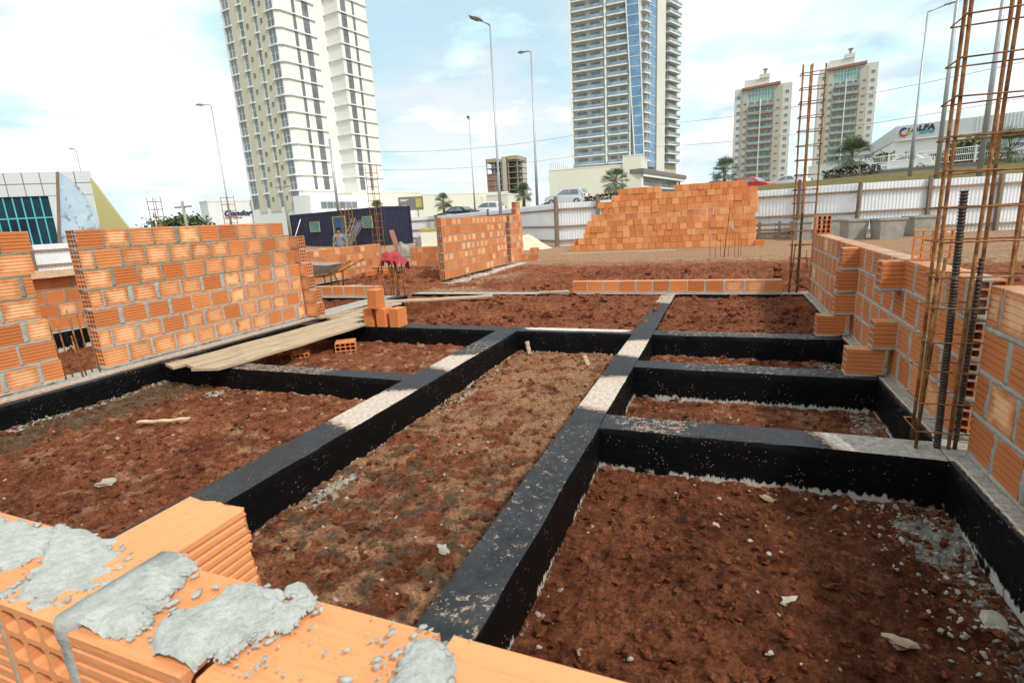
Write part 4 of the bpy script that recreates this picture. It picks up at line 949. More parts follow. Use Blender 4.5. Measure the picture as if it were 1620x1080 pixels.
plank('small wooden stake standing up from the soil at the back of the central pit', tuple(gz(838, 562, -.25)), tuple(np.array(gz(838, 562, -.25)) + np.array([-.04, .02, .16])), .05, .02)
plank('chip of wood stuck in the soil near the main black beam', tuple(gz(930, 578, -.24)), tuple(np.array(gz(930, 578, -.24)) + np.array([-.05, .03, .10])), .05, .02)

# ================================================================ WHEELBARROW
wb = thing('wheelbarrow', 'grey mortar-crusted wheelbarrow resting behind the toothed brick wall', 'wheelbarrow', (-8.3, 9.3, .02), 0.15)
m = MB()
for z, a, b, c in ((.28, -.30, .28, .20), (.58, -.50, .46, .33)):
    pass
Vt = [(-.28, -.2, .26), (.26, -.2, .26), (.26, .2, .26), (-.28, .2, .26), (-.52, -.34, .58), (.44, -.34, .52), (.44, .34, .52), (-.52, .34, .58)]
Vi = [(x * .94, y * .94, z + (.02 if z < .3 else .0)) for x, y, z in Vt]
m.add(Vt + Vi, [(0, 3, 2, 1), (0, 1, 5, 4), (1, 2, 6, 5), (2, 3, 7, 6), (3, 0, 4, 7), (8, 9, 10, 11), (8, 12, 13, 9), (9, 13, 14, 10), (10, 14, 15, 11), (11, 15, 12, 8), (4, 5, 13, 12), (5, 6, 14, 13), (6, 7, 15, 14), (7, 4, 12, 15)])
m.build('tray', MT['concrete'], wb)
for s in (-1, 1):
    m = MB(); m.tube([(-.75, s * .08, .2), (-.2, s * .2, .24), (.4, s * .25, .34), (.98, s * .29, .60)], .018, 7); m.build('handle', MT['rust'], wb, True)
    m = MB(); m.tube([(.25, s * .22, .28), (.32, s * .24, .0), (.42, s * .24, .0), (.45, s * .25, .36)], .014, 6); m.build('leg', MT['dark_steel'], wb, True)
m = MB(); m.tube([(-.75, -.035, .18), (-.75, .035, .18)], .18, 18); m.build('wheel', MT['black'], wb, True)

# ================================================================ FENCE
def corr(mb, a, b, h, z, pitch=.115, dep=.03):
    a = np.array(a[:2]); b = np.array(b[:2]); L = np.linalg.norm(b - a); d = (b - a) / L; n2 = np.array([-d[1], d[0]]); k = int(L / pitch); V = []; 
    pts = []
    for i in range(k):
        s = i * L / k; w = L / k; pts += [(s, 0), (s + w * .38, 0), (s + w * .5, dep), (s + w * .88, dep)]
    pts.append((L, 0))
    for (s, o_) in pts:
        p = a + d * s + n2 * o_; V += [(p[0], p[1], z), (p[0], p[1], z + h)]
    mb.add(V, [(2 * i, 2 * i + 2, 2 * i + 3, 2 * i + 1) for i in range(len(pts) - 1)])
def fence_pt(azd, off=0.0): D = float(fence_D(azd)) + off; return pol(azd, D)
def fence(label, azs, H=1.87, zb=0.0, rails=(.22, .85, 1.58)):
    root = thing('corrugated_fence', label, 'fence', (0, 0, 0))
    for i in range(len(azs) - 1):
        a = fence_pt(azs[i]); b = fence_pt(azs[i + 1]); m = MB(); corr(m, a, b, H + random.uniform(-.02, .02), zb); m.build('sheet', MT['galv'], root)
        d = (b - a); L = np.linalg.norm(d); d = d / L; n2 = np.array([d[1], -d[0], 0])
        for z in rails:
            m = MB(); q = random.uniform(-.02, .02); M = TM(tuple((a + b) / 2 + n2 * .05 + np.array([0, 0, zb])), math.atan2(d[1], d[0])); m.box(-L / 2 - .1, L / 2 + .1, -.025, .025, z - .04 + q, z + .04 + q, M); m.build('rail', MT['rail'], root)
    for i, az_ in enumerate(azs):
        a = fence_pt(az_, -.13); m = MB(); h = H + random.choice([.0, .05, .12, .28]); t = .05 + random.random() * .025
        m.prism([(-t, -t), (t, -t * .9), (t * .95, t), (-t, t)], -.1, h, TM((a[0], a[1], zb), random.random(), random.uniform(-.012, .012), random.uniform(-.012, .012))); m.build('post', MT['post'], root)
    return root
pa = [math.degrees(gh(x, y)) for x, y in ((560, 352), (690, 345), (772, 338), (880, 350), (945, 330), (1065, 340), (1160, 340), (1262, 340), (1357, 330), (1470, 315), (1582, 310))]
fence('long white corrugated metal hoarding with timber posts and rails behind the site', pa + [25.5, 30, 34])
fence('stretch of white corrugated hoarding seen through the gap in the left brick wall', [-66.5, math.degrees(gh(50, 400)), -58, -54, -50], 1.87, -.56, (.3, 1.0, 1.6))
m = MB(); a = fence_pt(-66.5, -.3); b = fence_pt(-57.5, -.3)
# ================================================================ CONTAINER
def Lp_(px, py, D): return gD(px, py, D)
P0 = pol(math.degrees(gh(608.4, 350)), 38.0); hu = -72.0
ct = thing('container', 'navy blue shipping container turned site office with barred windows', 'container', (P0[0], P0[1], 0), math.radians(90 - hu))
# local x runs along the long side (away left), local y = heading hu-90 (towards the viewer's left) so the near long side is y=0+
Lc, Wc, Hc = 12.6, 2.44, 2.62
m = MB()
def corr_panel(mb, x0, x1, y, z0, z1, n, axis_='x', dep=.05, sgn=1):
    V = []; pts = []
    w = (x1 - x0) / n
    for i in range(n): s = x0 + i * w; pts += [(s, 0), (s + w * .35, 0), (s + w * .5, dep), (s + w * .85, dep)]
    pts.append((x1, 0))
    for s, o_ in pts:
        for z in (z0, z1): V.append((s, y + o_ * sgn, z) if axis_ == 'x' else (y + o_ * sgn, s, z))
    mb.add(V, [(2 * i, 2 * i + 2, 2 * i + 3, 2 * i + 1) for i in range(len(pts) - 1)])
corr_panel(m, .1, Lc - .1, .0, .15, Hc - .12, 42, 'x', .045, -1); corr_panel(m, -Wc + .1, -.1, .0, .15, Hc - .12, 9, 'y', .05, 1)
corr_panel(m, .1, Lc - .1, -Wc, .15, Hc - .12, 42, 'x', .045, 1); corr_panel(m, -Wc + .1, -.1, Lc, .15, Hc - .12, 9, 'y', .05, -1)
m.build('walls', MT['navy'], ct)
m = MB(); m.box(.03, Lc - .03, -Wc + .03, -.03, Hc - .06, Hc - .02); m.build('roof', MT['navy'], ct)
for (x, y) in ((0, 0), (0, -Wc + .12), (Lc - .12, 0), (Lc - .12, -Wc + .12)):
    m = MB(); yy = y - (.12 if y == 0 else 0); m.box(x - .01, x + .12, yy if y == 0 else yy - .01, yy + (.13 if y == 0 else .12), 0, Hc); m.build('corner_post', MT['navy'], ct)
m = MB()
for z in (0.02, Hc - .13): m.box(.12, Lc - .12, -.10, .012, z, z + .13); m.box(-.012, .10, -Wc + .12, -.12, z, z + .13)
m.build('frame', MT['navy'], ct)
def on_long(px): # local x of photo column px on the long side
    a = gh(px, 365); u = np.array([math.sin(math.radians(hu)), math.cos(math.radians(hu))]); r_ = np.array([math.sin(a), math.cos(a)])
    A = np.array([[u[0], -r_[0]], [u[1], -r_[1]]]); return float(np.linalg.solve(A, -P0[:2])[0])
for (pxa, pxb, z0_, z1_) in ((492, 507, 1.15, 1.95), (576, 591, 1.25, 2.05)):
    xa, xb = sorted((on_long(pxa), on_long(pxb))); w = MB()
    t = .05
    for bx_ in ((xa, xb, z0_, z0_ + t), (xa, xb, z1_ - t, z1_), (xa, xa + t, z0_ + t, z1_ - t), (xb - t, xb, z0_ + t, z1_ - t)): w.box(bx_[0], bx_[1], .005, .07, bx_[2], bx_[3])
    wo = w.build('window', MT['yellow'], ct)
    w = MB(); w.box(xa + t, xb - t, .0, .02, z0_ + t, z1_ - t); w.build('pane', MT['balglass'], wo)
    w = MB(); nb = 5
    for i in range(1, nb): w.box(xa + (xb - xa) * i / nb - .012, xa + (xb - xa) * i / nb + .012, .03, .05, z0_ + t, z1_ - t)
    for i in range(1, 4): zz = z0_ + (z1_ - z0_) * i / 4; w.box(xa + t, xb - t, .05, .065, zz - .012, zz + .012)
    w.build('bars', MT['tealframe'], wo)
xa, xb = sorted((on_long(529), on_long(549))); w = MB(); t = .07
w.box(xa, xa + t, .005, .08, .1, 2.2); w.box(xb - t, xb, .005, .08, .1, 2.2); w.box(xa + t, xb - t, .005, .08, 2.2 - t, 2.2); w.box(xa + t, xb - t, .005, .05, .12, .95); dr = w.build('door', MT['yellow'], ct)
w = MB()
for i in range(16): z = .98 + i * .072; w.add([(xa + t, .02, z), (xb - t, .02, z), (xb - t, .06, z + .055), (xa + t, .06, z + .055)], [(0, 1, 2, 3)]); 
w.box(xa + t, xb - t, .005, .015, .95, 2.13); w.build('louver', MT['skyblue'], dr)
def on_long_pt(px, off, z=0.0):
    x = on_long(px); u = np.array([math.sin(math.radians(hu)), math.cos(math.radians(hu))]); v = np.array([math.sin(math.radians(hu - 90)), math.cos(math.radians(hu - 90))])
    p = P0[:2] + u * x + v * off; return np.array([p[0], p[1], z])
ld = thing('ladder', 'grey metal ladder leaning on the container between door and window', 'ladder', tuple(on_long_pt(561, .9)), math.radians(90 - hu))
for s in (0, .42): m = MB(); m.tube([(s, 0, 0), (s - .5, -.75, 2.0)], .03, 6); m.build('rail', MT['steelgrey'], ld)
for i in range(6): t = (i + .6) / 6.4; m = MB(); m.tube([(-.5 * t, -.75 * t, 2 * t), (.42 - .5 * t, -.75 * t, 2 * t)], .02, 6); m.build('rung', MT['steelgrey'], ld)
sc = on_long_pt(570, 1.0); m = MB()
for i in range(9): m.tube([(i * .12, 0, 0), (i * .1 - .75, -.85, 1.6 + .12 * (i % 3))], .016, 5)
o = m.build('steel_bars', MT['steelgrey'], None, False, tuple(sc)); o.rotation_euler = (0, 0, math.radians(90 - hu)); tag(o, 'bundle of thin grey bars leaning on the container right of the ladder', 'steel bars')
m = MB(); m.tube([(0, 0, 0), (-.35, -.9, 2.2)], .035, 8); o = m.build('pipe', MT['white'], None, True, tuple(on_long_pt(478, 1.1))); o.rotation_euler = (0, 0, math.radians(90 - hu)); tag(o, 'long white pipe leaning against the left part of the container', 'pipe')
cg = on_long_pt(604, 2.6); cage('dark rusty rebar cage standing before the right corner of the container', (cg[0], cg[1], 0), [(-.45, 0), (-.15, 0), (.15, 0), (.42, 0)], 0, 2.7, .03, .28, .014)

# workbench near the worker
bt = thing('workbench', 'rough wooden workbench behind the low brick wall left of the worker', 'workbench', (-16.3, 18.2, -.45), math.radians(20))
m = MB(); m.box(-.9, .9, -.3, .3, .84, .89); m.build('top', MT['newwood'], bt)
for x, y in ((-.8, -.25), (.8, -.25), (.8, .25), (-.8, .25)): m = MB(); m.box(x - .04, x + .04, y - .04, y + .04, 0, .84); m.build('leg', MT['rail'], bt)
m = MB(); V, Fc = RT2[0]; m.add(V, Fc, TM((0, 0, 0), 0, 0, 0, (.16, .10, .06))); o = m.build('glove_bundle', MT['yellow'], None, True, (-16.0, 18.3, .48)); tag(o, 'small yellow bundle lying on the wooden workbench', 'bundle')

# junk right of the container
jp = on_long_pt(608, 0); 
def heapcloth(label, px, D, w, h, mat, seed, name='tarpaulin'):
    p = gD(px, 380, D); n = 22; V = []; Fc = []
    for i in range(n + 1):
        for j in range(n + 1):
            u = i / n * 2 - 1; v = j / n * 2 - 1; e = max(0, 1 - max(abs(u), abs(v)) ** 2.2)
            z = h * e ** .5 * (.6 + .8 * float(vn(np.array(u * 2.3 + seed), np.array(v * 2.3), seed))) + .07 * float(vn(np.array(u * 9.), np.array(v * 9.), seed)); V.append((u * w / 2, v * w * .3, z * (e > 0) ))
    for i in range(n):
        for j in range(n): k = i * (n + 1) + j; Fc.append((k, k + 1, k + n + 2, k + n + 1)[::-1])
    m = MB(); m.add(V, Fc); o = m.build(name, MT[mat], None, False, (p[0], p[1], float(ground_z(p[0], p[1])))); tag(o, label, name.replace('_', ' ')); return o
heapcloth('crumpled pale tarpaulin heaped over material right of the container', 645, 30, 1.6, .7, 'concrete', 3)
heapcloth('dark grey plastic sheet bundled beside the pale tarpaulin', 671, 29, 1.1, .95, 'darkframe', 5, 'plastic_sheet')
p = gD(628, 382, 30); m = MB(); m.box(-.04, .04, -.5, .5, 0, 1.1); o = m.build('board', MT['terracotta'], None, False, (p[0], p[1], 0)); o.rotation_euler = (0, -.22, .4); tag(o, 'reddish board leaning at the left side of the tarpaulin heap', 'board')
bx = thing('crate', 'pale crate with a yellow lid behind the free-standing brick wall', 'crate', tuple(np.array([*gD(688, 385, 25)[:2], 0])), .4)
m = MB(); m.box(-.55, .55, -.4, .4, 0, 1.0); m.box(-.57, .57, -.42, .42, .3, .36); m.build('body', MT['cream'], bx); m = MB(); m.box(-.6, .6, -.45, .45, 1.0, 1.12); m.build('lid', MT['yellow'], bx)
# pale sand heap beyond the pier
m = MB(); n = 30; V = []; Fc = []
for i in range(n + 1):
    for j in range(n + 1):
        u = i / n * 2 - 1; v = j / n * 2 - 1; e = max(0, 1 - u * u - v * v); V.append((u * 1.7, v * .9, -.05 + .62 * e ** 1.1 * (.55 + .9 * float(vn(np.array(u * 2.5), np.array(v * 2.5), 3))) + .05 * float(vn(np.array(u * 14.), np.array(v * 14.), 4))))
for i in range(n):
    for j in range(n): k = i * (n + 1) + j; Fc.append((k, k + n + 1, k + n + 2, k + 1))
p = gz(850, 392, 0); m.add(V, Fc); MT['sand'] = simple('pale_sand', (.72, .60, .44), (.60, .46, .31), 9, .95, 0, .8, 30); o = m.build('sand_heap', MT['sand'], None, True, (p[0] - .8, p[1] - .6, 0)); stuff(o); tag(o, 'low heap of pale yellowish sand between the brick pier and the stack', 'sand')

# ================================================================ CONCRETE TROUGHS
def trough(px, py, D, w, lab, rz=.25):
    p = gD(px, py, D); root = thing('concrete_trough', lab, 'trough', (p[0], p[1], 0), rz, 'concrete troughs along the white fence'); t = .06; a = w / 2; b = .34; s = .86; h = .66
    V = []; 
    for (x, y) in ((-a, -b), (a, -b), (a, b), (-a, b)): V += [(x * s, y * s, 0), (x, y, h)]
    for (x, y) in ((-a, -b), (a, -b), (a, b), (-a, b)): V += [(x * s * .86, y * s * .8, .08), (x - t * np.sign(x), y - t * np.sign(y), h)]
    Fc = [(0, 6, 4, 2), (8, 10, 12, 14)]
    for i in range(4):
        j = (i + 1) % 4; Fc += [(2 * i, 2 * j, 2 * j + 1, 2 * i + 1), (8 + 2 * i, 8 + 2 * i + 1, 8 + 2 * j + 1, 8 + 2 * j), (2 * i + 1, 2 * j + 1, 8 + 2 * j + 1, 8 + 2 * i + 1)]
    m = MB(); m.add(V, Fc); m.build('basin', MT['concrete'], root)
    m = MB(); e = .03; h2 = h - .05
    for bx_ in ((-a - e, a + e, -b - e, -b + .02), (-a - e, a + e, b - .02, b + e), (-a - e, -a + .02, -b + .02, b - .02), (a - .02, a + e, -b + .02, b - .02)): m.box(bx_[0], bx_[1], bx_[2], bx_[3], h2, h + .012)
    m.build('rim', MT['concrete'], root)
trough(1266, 376, 22.3, .5, 'grey concrete trough behind the far rebar cage, leftmost of the row')
trough(1313, 374, 23.4, .52, 'grey concrete trough just right of the brick standing on the wall')
trough(1349, 376, 21.8, .64, 'grey concrete trough standing third from the left in the row')
trough(1402, 376, 21.6, .78, 'wide grey concrete trough standing fourth from the left in the row')
trough(1456, 371, 23.0, .84, 'grey concrete trough at the right end of the row, partly behind the tall cage')
th = thing('timber_trestle', 'low timber trestle of stacked boards right of the brick stack', 'trestle', tuple(gz(1232, 378, 0)), -.1)
for z in (.05, .3, .5): m = MB(); m.box(-.9, .9, -.05, .05, z, z + .09); m.build('board', MT['rail'], th)
for x in (-.7, 0, .7): m = MB(); m.box(x - .05, x + .05, -.11, -.05, 0, .66); m.build('leg', MT['post'], th)

# ================================================================ WORKER
def skin_mesh(name, verts, edges, radii, mat, parent, root=0, sub=2):
    me_ = bpy.data.meshes.new(name); me_.from_pydata(verts, edges, []); o = bpy.data.objects.new(name, me_); COL.objects.link(o)
    md = o.modifiers.new('skin', 'SKIN'); md.use_smooth_shade = True
    for i, r_ in enumerate(radii):
        s = me_.skin_vertices[0].data[i]; s.radius = r_ if isinstance(r_, tuple) else (r_, r_); s.use_root = (i == root)
    sd = o.modifiers.new('sub', 'SUBSURF'); sd.levels = sub; sd.render_levels = sub
    dg = bpy.context.evaluated_depsgraph_get(); m2 = bpy.data.meshes.new_from_object(o.evaluated_get(dg)); o.modifiers.clear(); o.data = m2; m2.name = name
    m2.materials.clear(); m2.materials.append(mat)
    if parent: o.parent = parent
    return o
MT['skin'] = simple('skin', (.30, .16, .10), (.26, .135, .085), 8, .6); MT['shirt'] = simple('grey_blue_shirt', (.17, .19, .26), (.12, .14, .20), 7, .9, 0, .3)
MT['jeans'] = simple('dark_trousers', (.05, .06, .09), (.035, .04, .06), 9, .9); MT['hair'] = simple('dark_hair', (.018, .014, .012), (.03, .02, .015), 20, .8)
wp = pol(math.degrees(gh(537, 380)), 24.2)
per = thing('person', 'worker in a grey-blue shirt standing before the navy container behind a low brick wall', 'person', (wp[0], wp[1], float(ground_z(wp[0], wp[1]))), .55)
bv = [(0, 0, .95), (0, .01, 1.12), (0, .02, 1.30), (0, .01, 1.44), (0, 0, 1.52), (0, -.01, 1.60), (0, -.015, 1.70),
      (-.19, .01, 1.41), (-.26, .02, 1.14), (-.25, -.08, .90), (-.24, -.11, .82), (.19, .01, 1.41), (.27, .02, 1.14), (.27, -.06, .90), (.26, -.09, .82),
      (-.10, 0, .88), (-.12, -.01, .50), (-.13, .02, .09), (-.14, -.13, .04), (.10, 0, .88), (.13, -.02, .50), (.15, .02, .09), (.17, -.13, .04)]
be = [(0, 1), (1, 2), (2, 3), (3, 4), (4, 5), (5, 6), (3, 7), (7, 8), (8, 9), (9, 10), (3, 11), (11, 12), (12, 13), (13, 14), (0, 15), (15, 16), (16, 17), (17, 18), (0, 19), (19, 20), (20, 21), (21, 22)]
br = [(.15, .11), (.14, .10), (.16, .11), (.12, .09), (.055, .055), (.085, .095), (.07, .085), .062, .046, .034, .030, .062, .046, .034, .030, .09, .065, .045, .035, .09, .065, .045, .035]
skin_mesh('body', bv, be, br, MT['skin'], per)
sv = [(0, 0, .92), (0, .01, 1.12), (0, .02, 1.30), (0, .01, 1.42), (-.19, .01, 1.42), (-.245, .015, 1.20), (.19, .01, 1.42), (.25, .015, 1.20)]
skin_mesh('shirt', sv, [(0, 1), (1, 2), (2, 3), (3, 4), (4, 5), (3, 6), (6, 7)], [(.175, .13), (.165, .125), (.185, .13), (.135, .105), .082, .07, .082, .07], MT['shirt'], per)
skin_mesh('trousers', [(0, 0, .93), (-.10, 0, .86), (-.12, -.01, .50), (-.13, .02, .10), (.10, 0, .86), (.13, -.02, .50), (.15, .02, .10)], [(0, 1), (1, 2), (2, 3), (0, 4), (4, 5), (5, 6)], [(.16, .12), .108, .082, .07, .108, .082, .07], MT['jeans'], per)
skin_mesh('hair', [(0, .01, 1.70), (0, 0, 1.76), (0, .03, 1.64)], [(0, 1), (0, 2)], [(.088, .10), (.055, .06), (.07, .07)], MT['hair'], per)
for s in (-1, 1):
    for f in range(4):
        x = s * .25 + (f - 1.5) * .012 ; m = MB(); m.tube([(x, -.10, .80), (x, -.115, .75), (x, -.11, .71)], [.009, .008, .006], 6); m.build('finger', MT['skin'], per, True)
    m = MB(); m.tube([(s * .25, -.12, .82), (s * .235, -.15, .78), (s * .235, -.155, .75)], [.011, .01, .008], 6); m.build('thumb', MT['skin'], per, True)
m = MB(); m.tube([(0, -.095, 1.655), (0, -.118, 1.63)], [.012, .014], 6); m.build('nose', MT['skin'], per, True)
# ================================================================ BUILDINGS
def wline(azd, P, hd):
    """distance along heading hd from P where the line is crossed by azimuth azd"""
    a = math.radians(azd); h = math.radians(hd); A = np.array([[math.sin(h), -math.sin(a)], [math.cos(h), -math.cos(a)]]); return float(np.linalg.solve(A, -np.array(P[:2]))[0])
def pxline(px, py, P, hd): return wline(math.degrees(gh(px, py)), P, hd)
def rot_of(hd): return math.radians(90 - hd)
def winmesh(w, h, mats, axis_='x', depth=.10, split=1, hbar=None, name='window'):
    """a window unit: frame plus panes; axis x: lies in the xz plane facing -y, axis y: lies in the yz plane facing -x"""
    m = MB(); fr = min(.07, w * .10)
    def bx(a, b, d0, d1, z0, z1, mi):
        if axis_ == 'x': m.box(a, b, d0, d1, z0, z1, None, mi)
        else: m.box(d0, d1, a, b, z0, z1, None, mi)
    bx(0, w, -depth * .35, .05, 0, h, 1)
    for a, b, z0, z1 in ((0, fr, 0, h), (w - fr, w, 0, h), (fr, w - fr, 0, fr), (fr, w - fr, h - fr, h)): bx(a, b, -depth, .04, z0, z1, 0)
    for i in range(1, split): c = w * i / split; bx(c - fr * .35, c + fr * .35, -depth * .9, .04, fr, h - fr, 0)
    if hbar: bx(fr, w - fr, -depth * .85, .04, h * hbar - fr * .4, h * hbar + fr * .4, 0)
    return m
def rep_parts(name, mbuild, mats, parent, spots):
    """first spot builds the part, the rest are copies sharing its mesh"""
    o = mbuild.build(name, mats, parent, False, spots[0])
    for s in spots[1:]: cp(o, parent, s)
    return o
# ---- left twin tower
C1 = pol(-42.35, 116.0); h1 = 10.0; hb = h1 - 90
TL = thing('apartment_tower', 'tall white and beige twin tower at left with slab ledges at every floor', 'apartment tower', (C1[0], C1[1], 0), rot_of(h1))
Lw = wline(-39.1, C1, h1); Lb = wline(-46.9, C1, hb)
# local frame: x along h1, y along heading h1-90 (left)
ztop = 82.0; fl = 2.93; zb = 9.2
m = MB(); m.prism([(0, .7), (0.7, 0), (Lw, 0), (Lw, 1.5), (Lw, Lb + 0), (0, Lb)], 0, ztop, None, 0); m.build('wall', MT['white'], TL)
def byy(px, y=145): return pxline(px, y, C1, hb)
m = MB()
for a, b in ((byy(438.5), byy(424.5)), (byy(419), byy(401.8)), (byy(395.5), byy(383.2))): m.box(-.12, .3, a, b, 5.5, ztop - .2)
m.build('beige_panel', MT['beige'], TL)
P2 = pol(-36.95, 124.0); d2 = P2 - C1; hx = np.array([math.sin(math.radians(h1)), math.cos(math.radians(h1))]); hy = np.array([math.sin(math.radians(hb)), math.cos(math.radians(hb))])
p2 = (float(d2[:2] @ hx), float(d2[:2] @ hy)); L2 = wline(-34.40, P2, h1)
m = MB(); m.prism([(p2[0], p2[1]), (p2[0] + L2, p2[1]), (p2[0] + L2, p2[1] + 16), (p2[0], p2[1] + 16)], 0, ztop - 2); m.build('wing_wall', MT['white'], TL)
m = MB(); m.box(Lw - .5, p2[0] + 2, 3, 14, 0, ztop - 4); m.build('link_wall', MT['white'], TL)
nf = 25
led = [('p', [(-.32, .55), (.55, -.30), (Lw + .1, -.30), (Lw + .1, .2), (.8, .2), (.2, .8)]), ('b', (-.32, 0, .81, byy(436)))] + [('b', (-.34, .05, a, b)) for a, b in ((byy(425.5), byy(417.5)), (byy(402.5), byy(393.5)), (byy(384), byy(371.5)))]
led += [('p', [(p2[0] - .28, p2[1] - .28), (p2[0] + L2 + .1, p2[1] - .28), (p2[0] + L2 + .1, p2[1] + .2), (p2[0] + .1, p2[1] + .2), (p2[0] + .1, p2[1] + 12), (p2[0] - .28, p2[1] + 12)])]
up = MB()
for kind, q in led:
    m = MB()
    if kind == 'p': m.prism(q, -.12, .12)
    else: m.box(q[0], q[1], min(q[2:]), max(q[2:]), -.12, .12)
    rep_parts('floor_ledge', m, MT['ledge'], TL, [(0, 0, zb + k * fl) for k in range(13)])
    for k in range(13, nf - 1):
        if kind == 'p': up.prism(q, zb + k * fl - .12, zb + k * fl + .12)
        else: up.box(q[0], q[1], min(q[2:]), max(q[2:]), zb + k * fl - .12, zb + k * fl + .12)
stuff(up.build('upper_ledges', MT['ledge'], TL))
gm = [MT['darkframe'], MT['glass']]; gw_ = [MT['ledge'], MT['glass']]
cols = [('y', byy(424.4), byy(419.1), gw_, 1, .5), ('y', byy(401.8), byy(395.6), gw_, 1, .5), ('y', byy(383), byy(372.8), gw_, 2, .5), ('y', .75, byy(438.8), gw_, 2, .5)]
def w1(px, y=145): return pxline(px, y, C1, h1)
def w2(px, y=145): return pxline(px, y, P2, h1)
cols += [('x', w1(478.8), w1(482.6), gm, 1, None), ('x', w1(494.2), w1(502.5), gm, 2, .62)]
cols2 = [('x', w2(553.6), w2(560.8), gm, 2, .62), ('x', w2(570.6), w2(573.4), gm, 1, None)]
nv = 12
rest = MB()
for ci, (ax, a, b, mats, sp, hb_) in enumerate(cols + cols2):
    a, b = sorted((a, b)); off = (0, 0)
    if ci >= len(cols): off = p2
    mbw = winmesh(b - a, fl - .26, mats, ax, .10, sp, hb_)
    spots = []
    for k in range(0, nv + 1 if ci < 4 else nv):
        z = zb + k * fl + .13
        spots.append((off[0] + a, off[1] - .02, z) if ax == 'x' else (-.02, a, z))
    rep_parts('window', mbw, mats, TL, spots)
    for k in ([-1, *range(nv + 1, nf - 2)] if ci < 4 else range(nv, nf - 2)):
        z = zb + k * fl + .13
        if ax == 'x': rest.box(off[0] + a, off[0] + b, off[1] - .06, off[1] + .05, z, z + fl - .3)
        else: rest.box(-.06, .05, a, b, z, z + fl - .3)
o = rest.build('upper_windows', MT['glass'], TL); stuff(o)
sw = winmesh(.55, .75, gm, 'y', .08)
for yy in (byy(409.5), byy(432)): rep_parts('small_window', sw, gm, TL, [(-.14, yy, zb + k * fl + 1.4) for k in range(-1, 12)]); sw = winmesh(.55, .75, gm, 'y', .08)
sw = winmesh(.6, .8, gm, 'y', .08); rep_parts('small_window', sw, gm, TL, [(p2[0] - .02, p2[1] + 5.4, zb + k * fl + 1.3) for k in range(0, 12)])
# podium with window band
m = MB(); m.box(-.6, Lw + 10, -3.2, 2.0, 0, 8.1); m.build('podium_wall', MT['white'], TL)
wb_ = winmesh(9.6, 1.5, gw_, 'x', .1, 6); rep_parts('window', wb_, gw_, TL, [(1.5, -3.22, 5.2)]) if False else wb_.build('podium_window', gw_, TL, False, (1.6, -3.22, 5.3))
m = MB(); m.box(-4, 22, -9.5, -3.25, 0, 4.4); m.build('entrance_wall', MT['white'], TL)
# ---- cream mall right of it
def boxbuilding(name, label, cat, azA, DA, azB, DB, depth, H, mat, roof=True, cap='ledge'):
    A = pol(azA, DA); B = pol(azB, DB); d = B - A; L = float(np.linalg.norm(d)); hd = math.degrees(math.atan2(d[0], d[1]))
    root = thing(name, label, cat, (A[0], A[1], 0), rot_of(hd)); m = MB(); m.box(0, L, 0, depth, -3, H); m.build('wall', MT[mat], root)
    m = MB()
    for a, b, c, e in ((-.08, L + .08, -.08, .3), (-.08, L + .08, depth - .3, depth + .08), (-.08, .3, .3, depth - .3), (L - .3, L + .08, .3, depth - .3)): m.box(a, b, c, e, H - .02, H + .25)
    m.build('parapet', MT[cap], root); return root, L
mall, Lm = boxbuilding('commercial_building', 'low cream windowless building directly right of the white twin tower', 'building', -37.6, 121, -30.8, 132, 30, 8.6, 'cream')
m = MB()
for i in range(1, 6): m.box(Lm * i / 6 - .03, Lm * i / 6 + .03, -.03, .05, 0, 8.5)
m.build('panel_joints', MT['ledge'], mall)
mall2, Lm2 = boxbuilding('commercial_building', 'long low cream building stretching behind the lamp posts to the half-built block', 'building', -30.9, 155, -21.7, 166, 30, 9.3, 'cream')
m = MB(); m.box(Lm2 - 9, Lm2 - .2, -.25, .05, 0, 8.6); m.build('bay', MT['cream'], mall2)
pod, Lpo = boxbuilding('commercial_building', 'small pale box building with a recessed end left of the silver car', 'building', -24.0, 120, -21.8, 118, 14, 6.6, 'cream')
# ---- half-built block
A = pol(-23.85, 300); UC = thing('unfinished_building', 'distant unfinished concrete high-rise with brick infill and open floors', 'building', (A[0], A[1], 0), rot_of(88))
Wu = 18.2
m = MB(); 
for k in range(11): m.box(0, Wu, 0, 16, 2 + k * 2.95, 2.3 + k * 2.95)
m.build('floor_slabs', MT['concrete'], UC)
m = MB()
for x in (0.2, 4.5, 8.6, 12.6, 17.6):
    for y in (.2, 8, 15.4): m.box(x - .2, x + .3, y, y + .4, 0, 32)
m.build('columns', MT['concrete'], UC)
m = MB(); m.box(.3, 6.6, .3, 15, 0, 25.5); m.box(9.0, 11.8, .05, 14, 0, 34.0); m.build('brick_infill', [MT['terracotta']], UC)
m = MB(); m.box(9.3, 11.6, -.05, .1, 0, 33.8); m.box(0.2, 18, 8, 15, 0, 31); m.build('core_wall', MT['tower_tan'], UC)
w = winmesh(1.3, 1.2, gm, 'x', .05); rep_parts('window', w, gm, UC, [(x, .28, 3.1 + k * 2.95) for k in range(4, 8) for x in (2.0, 4.6)])
m = MB(); m.box(0, 6.5, -.3, 16, 31.8, 33.6); m.box(12.4, Wu, -.3, 16, 32.2, 34.2); m.build('formwork', MT['yellow'] if False else MT['plank'], UC)
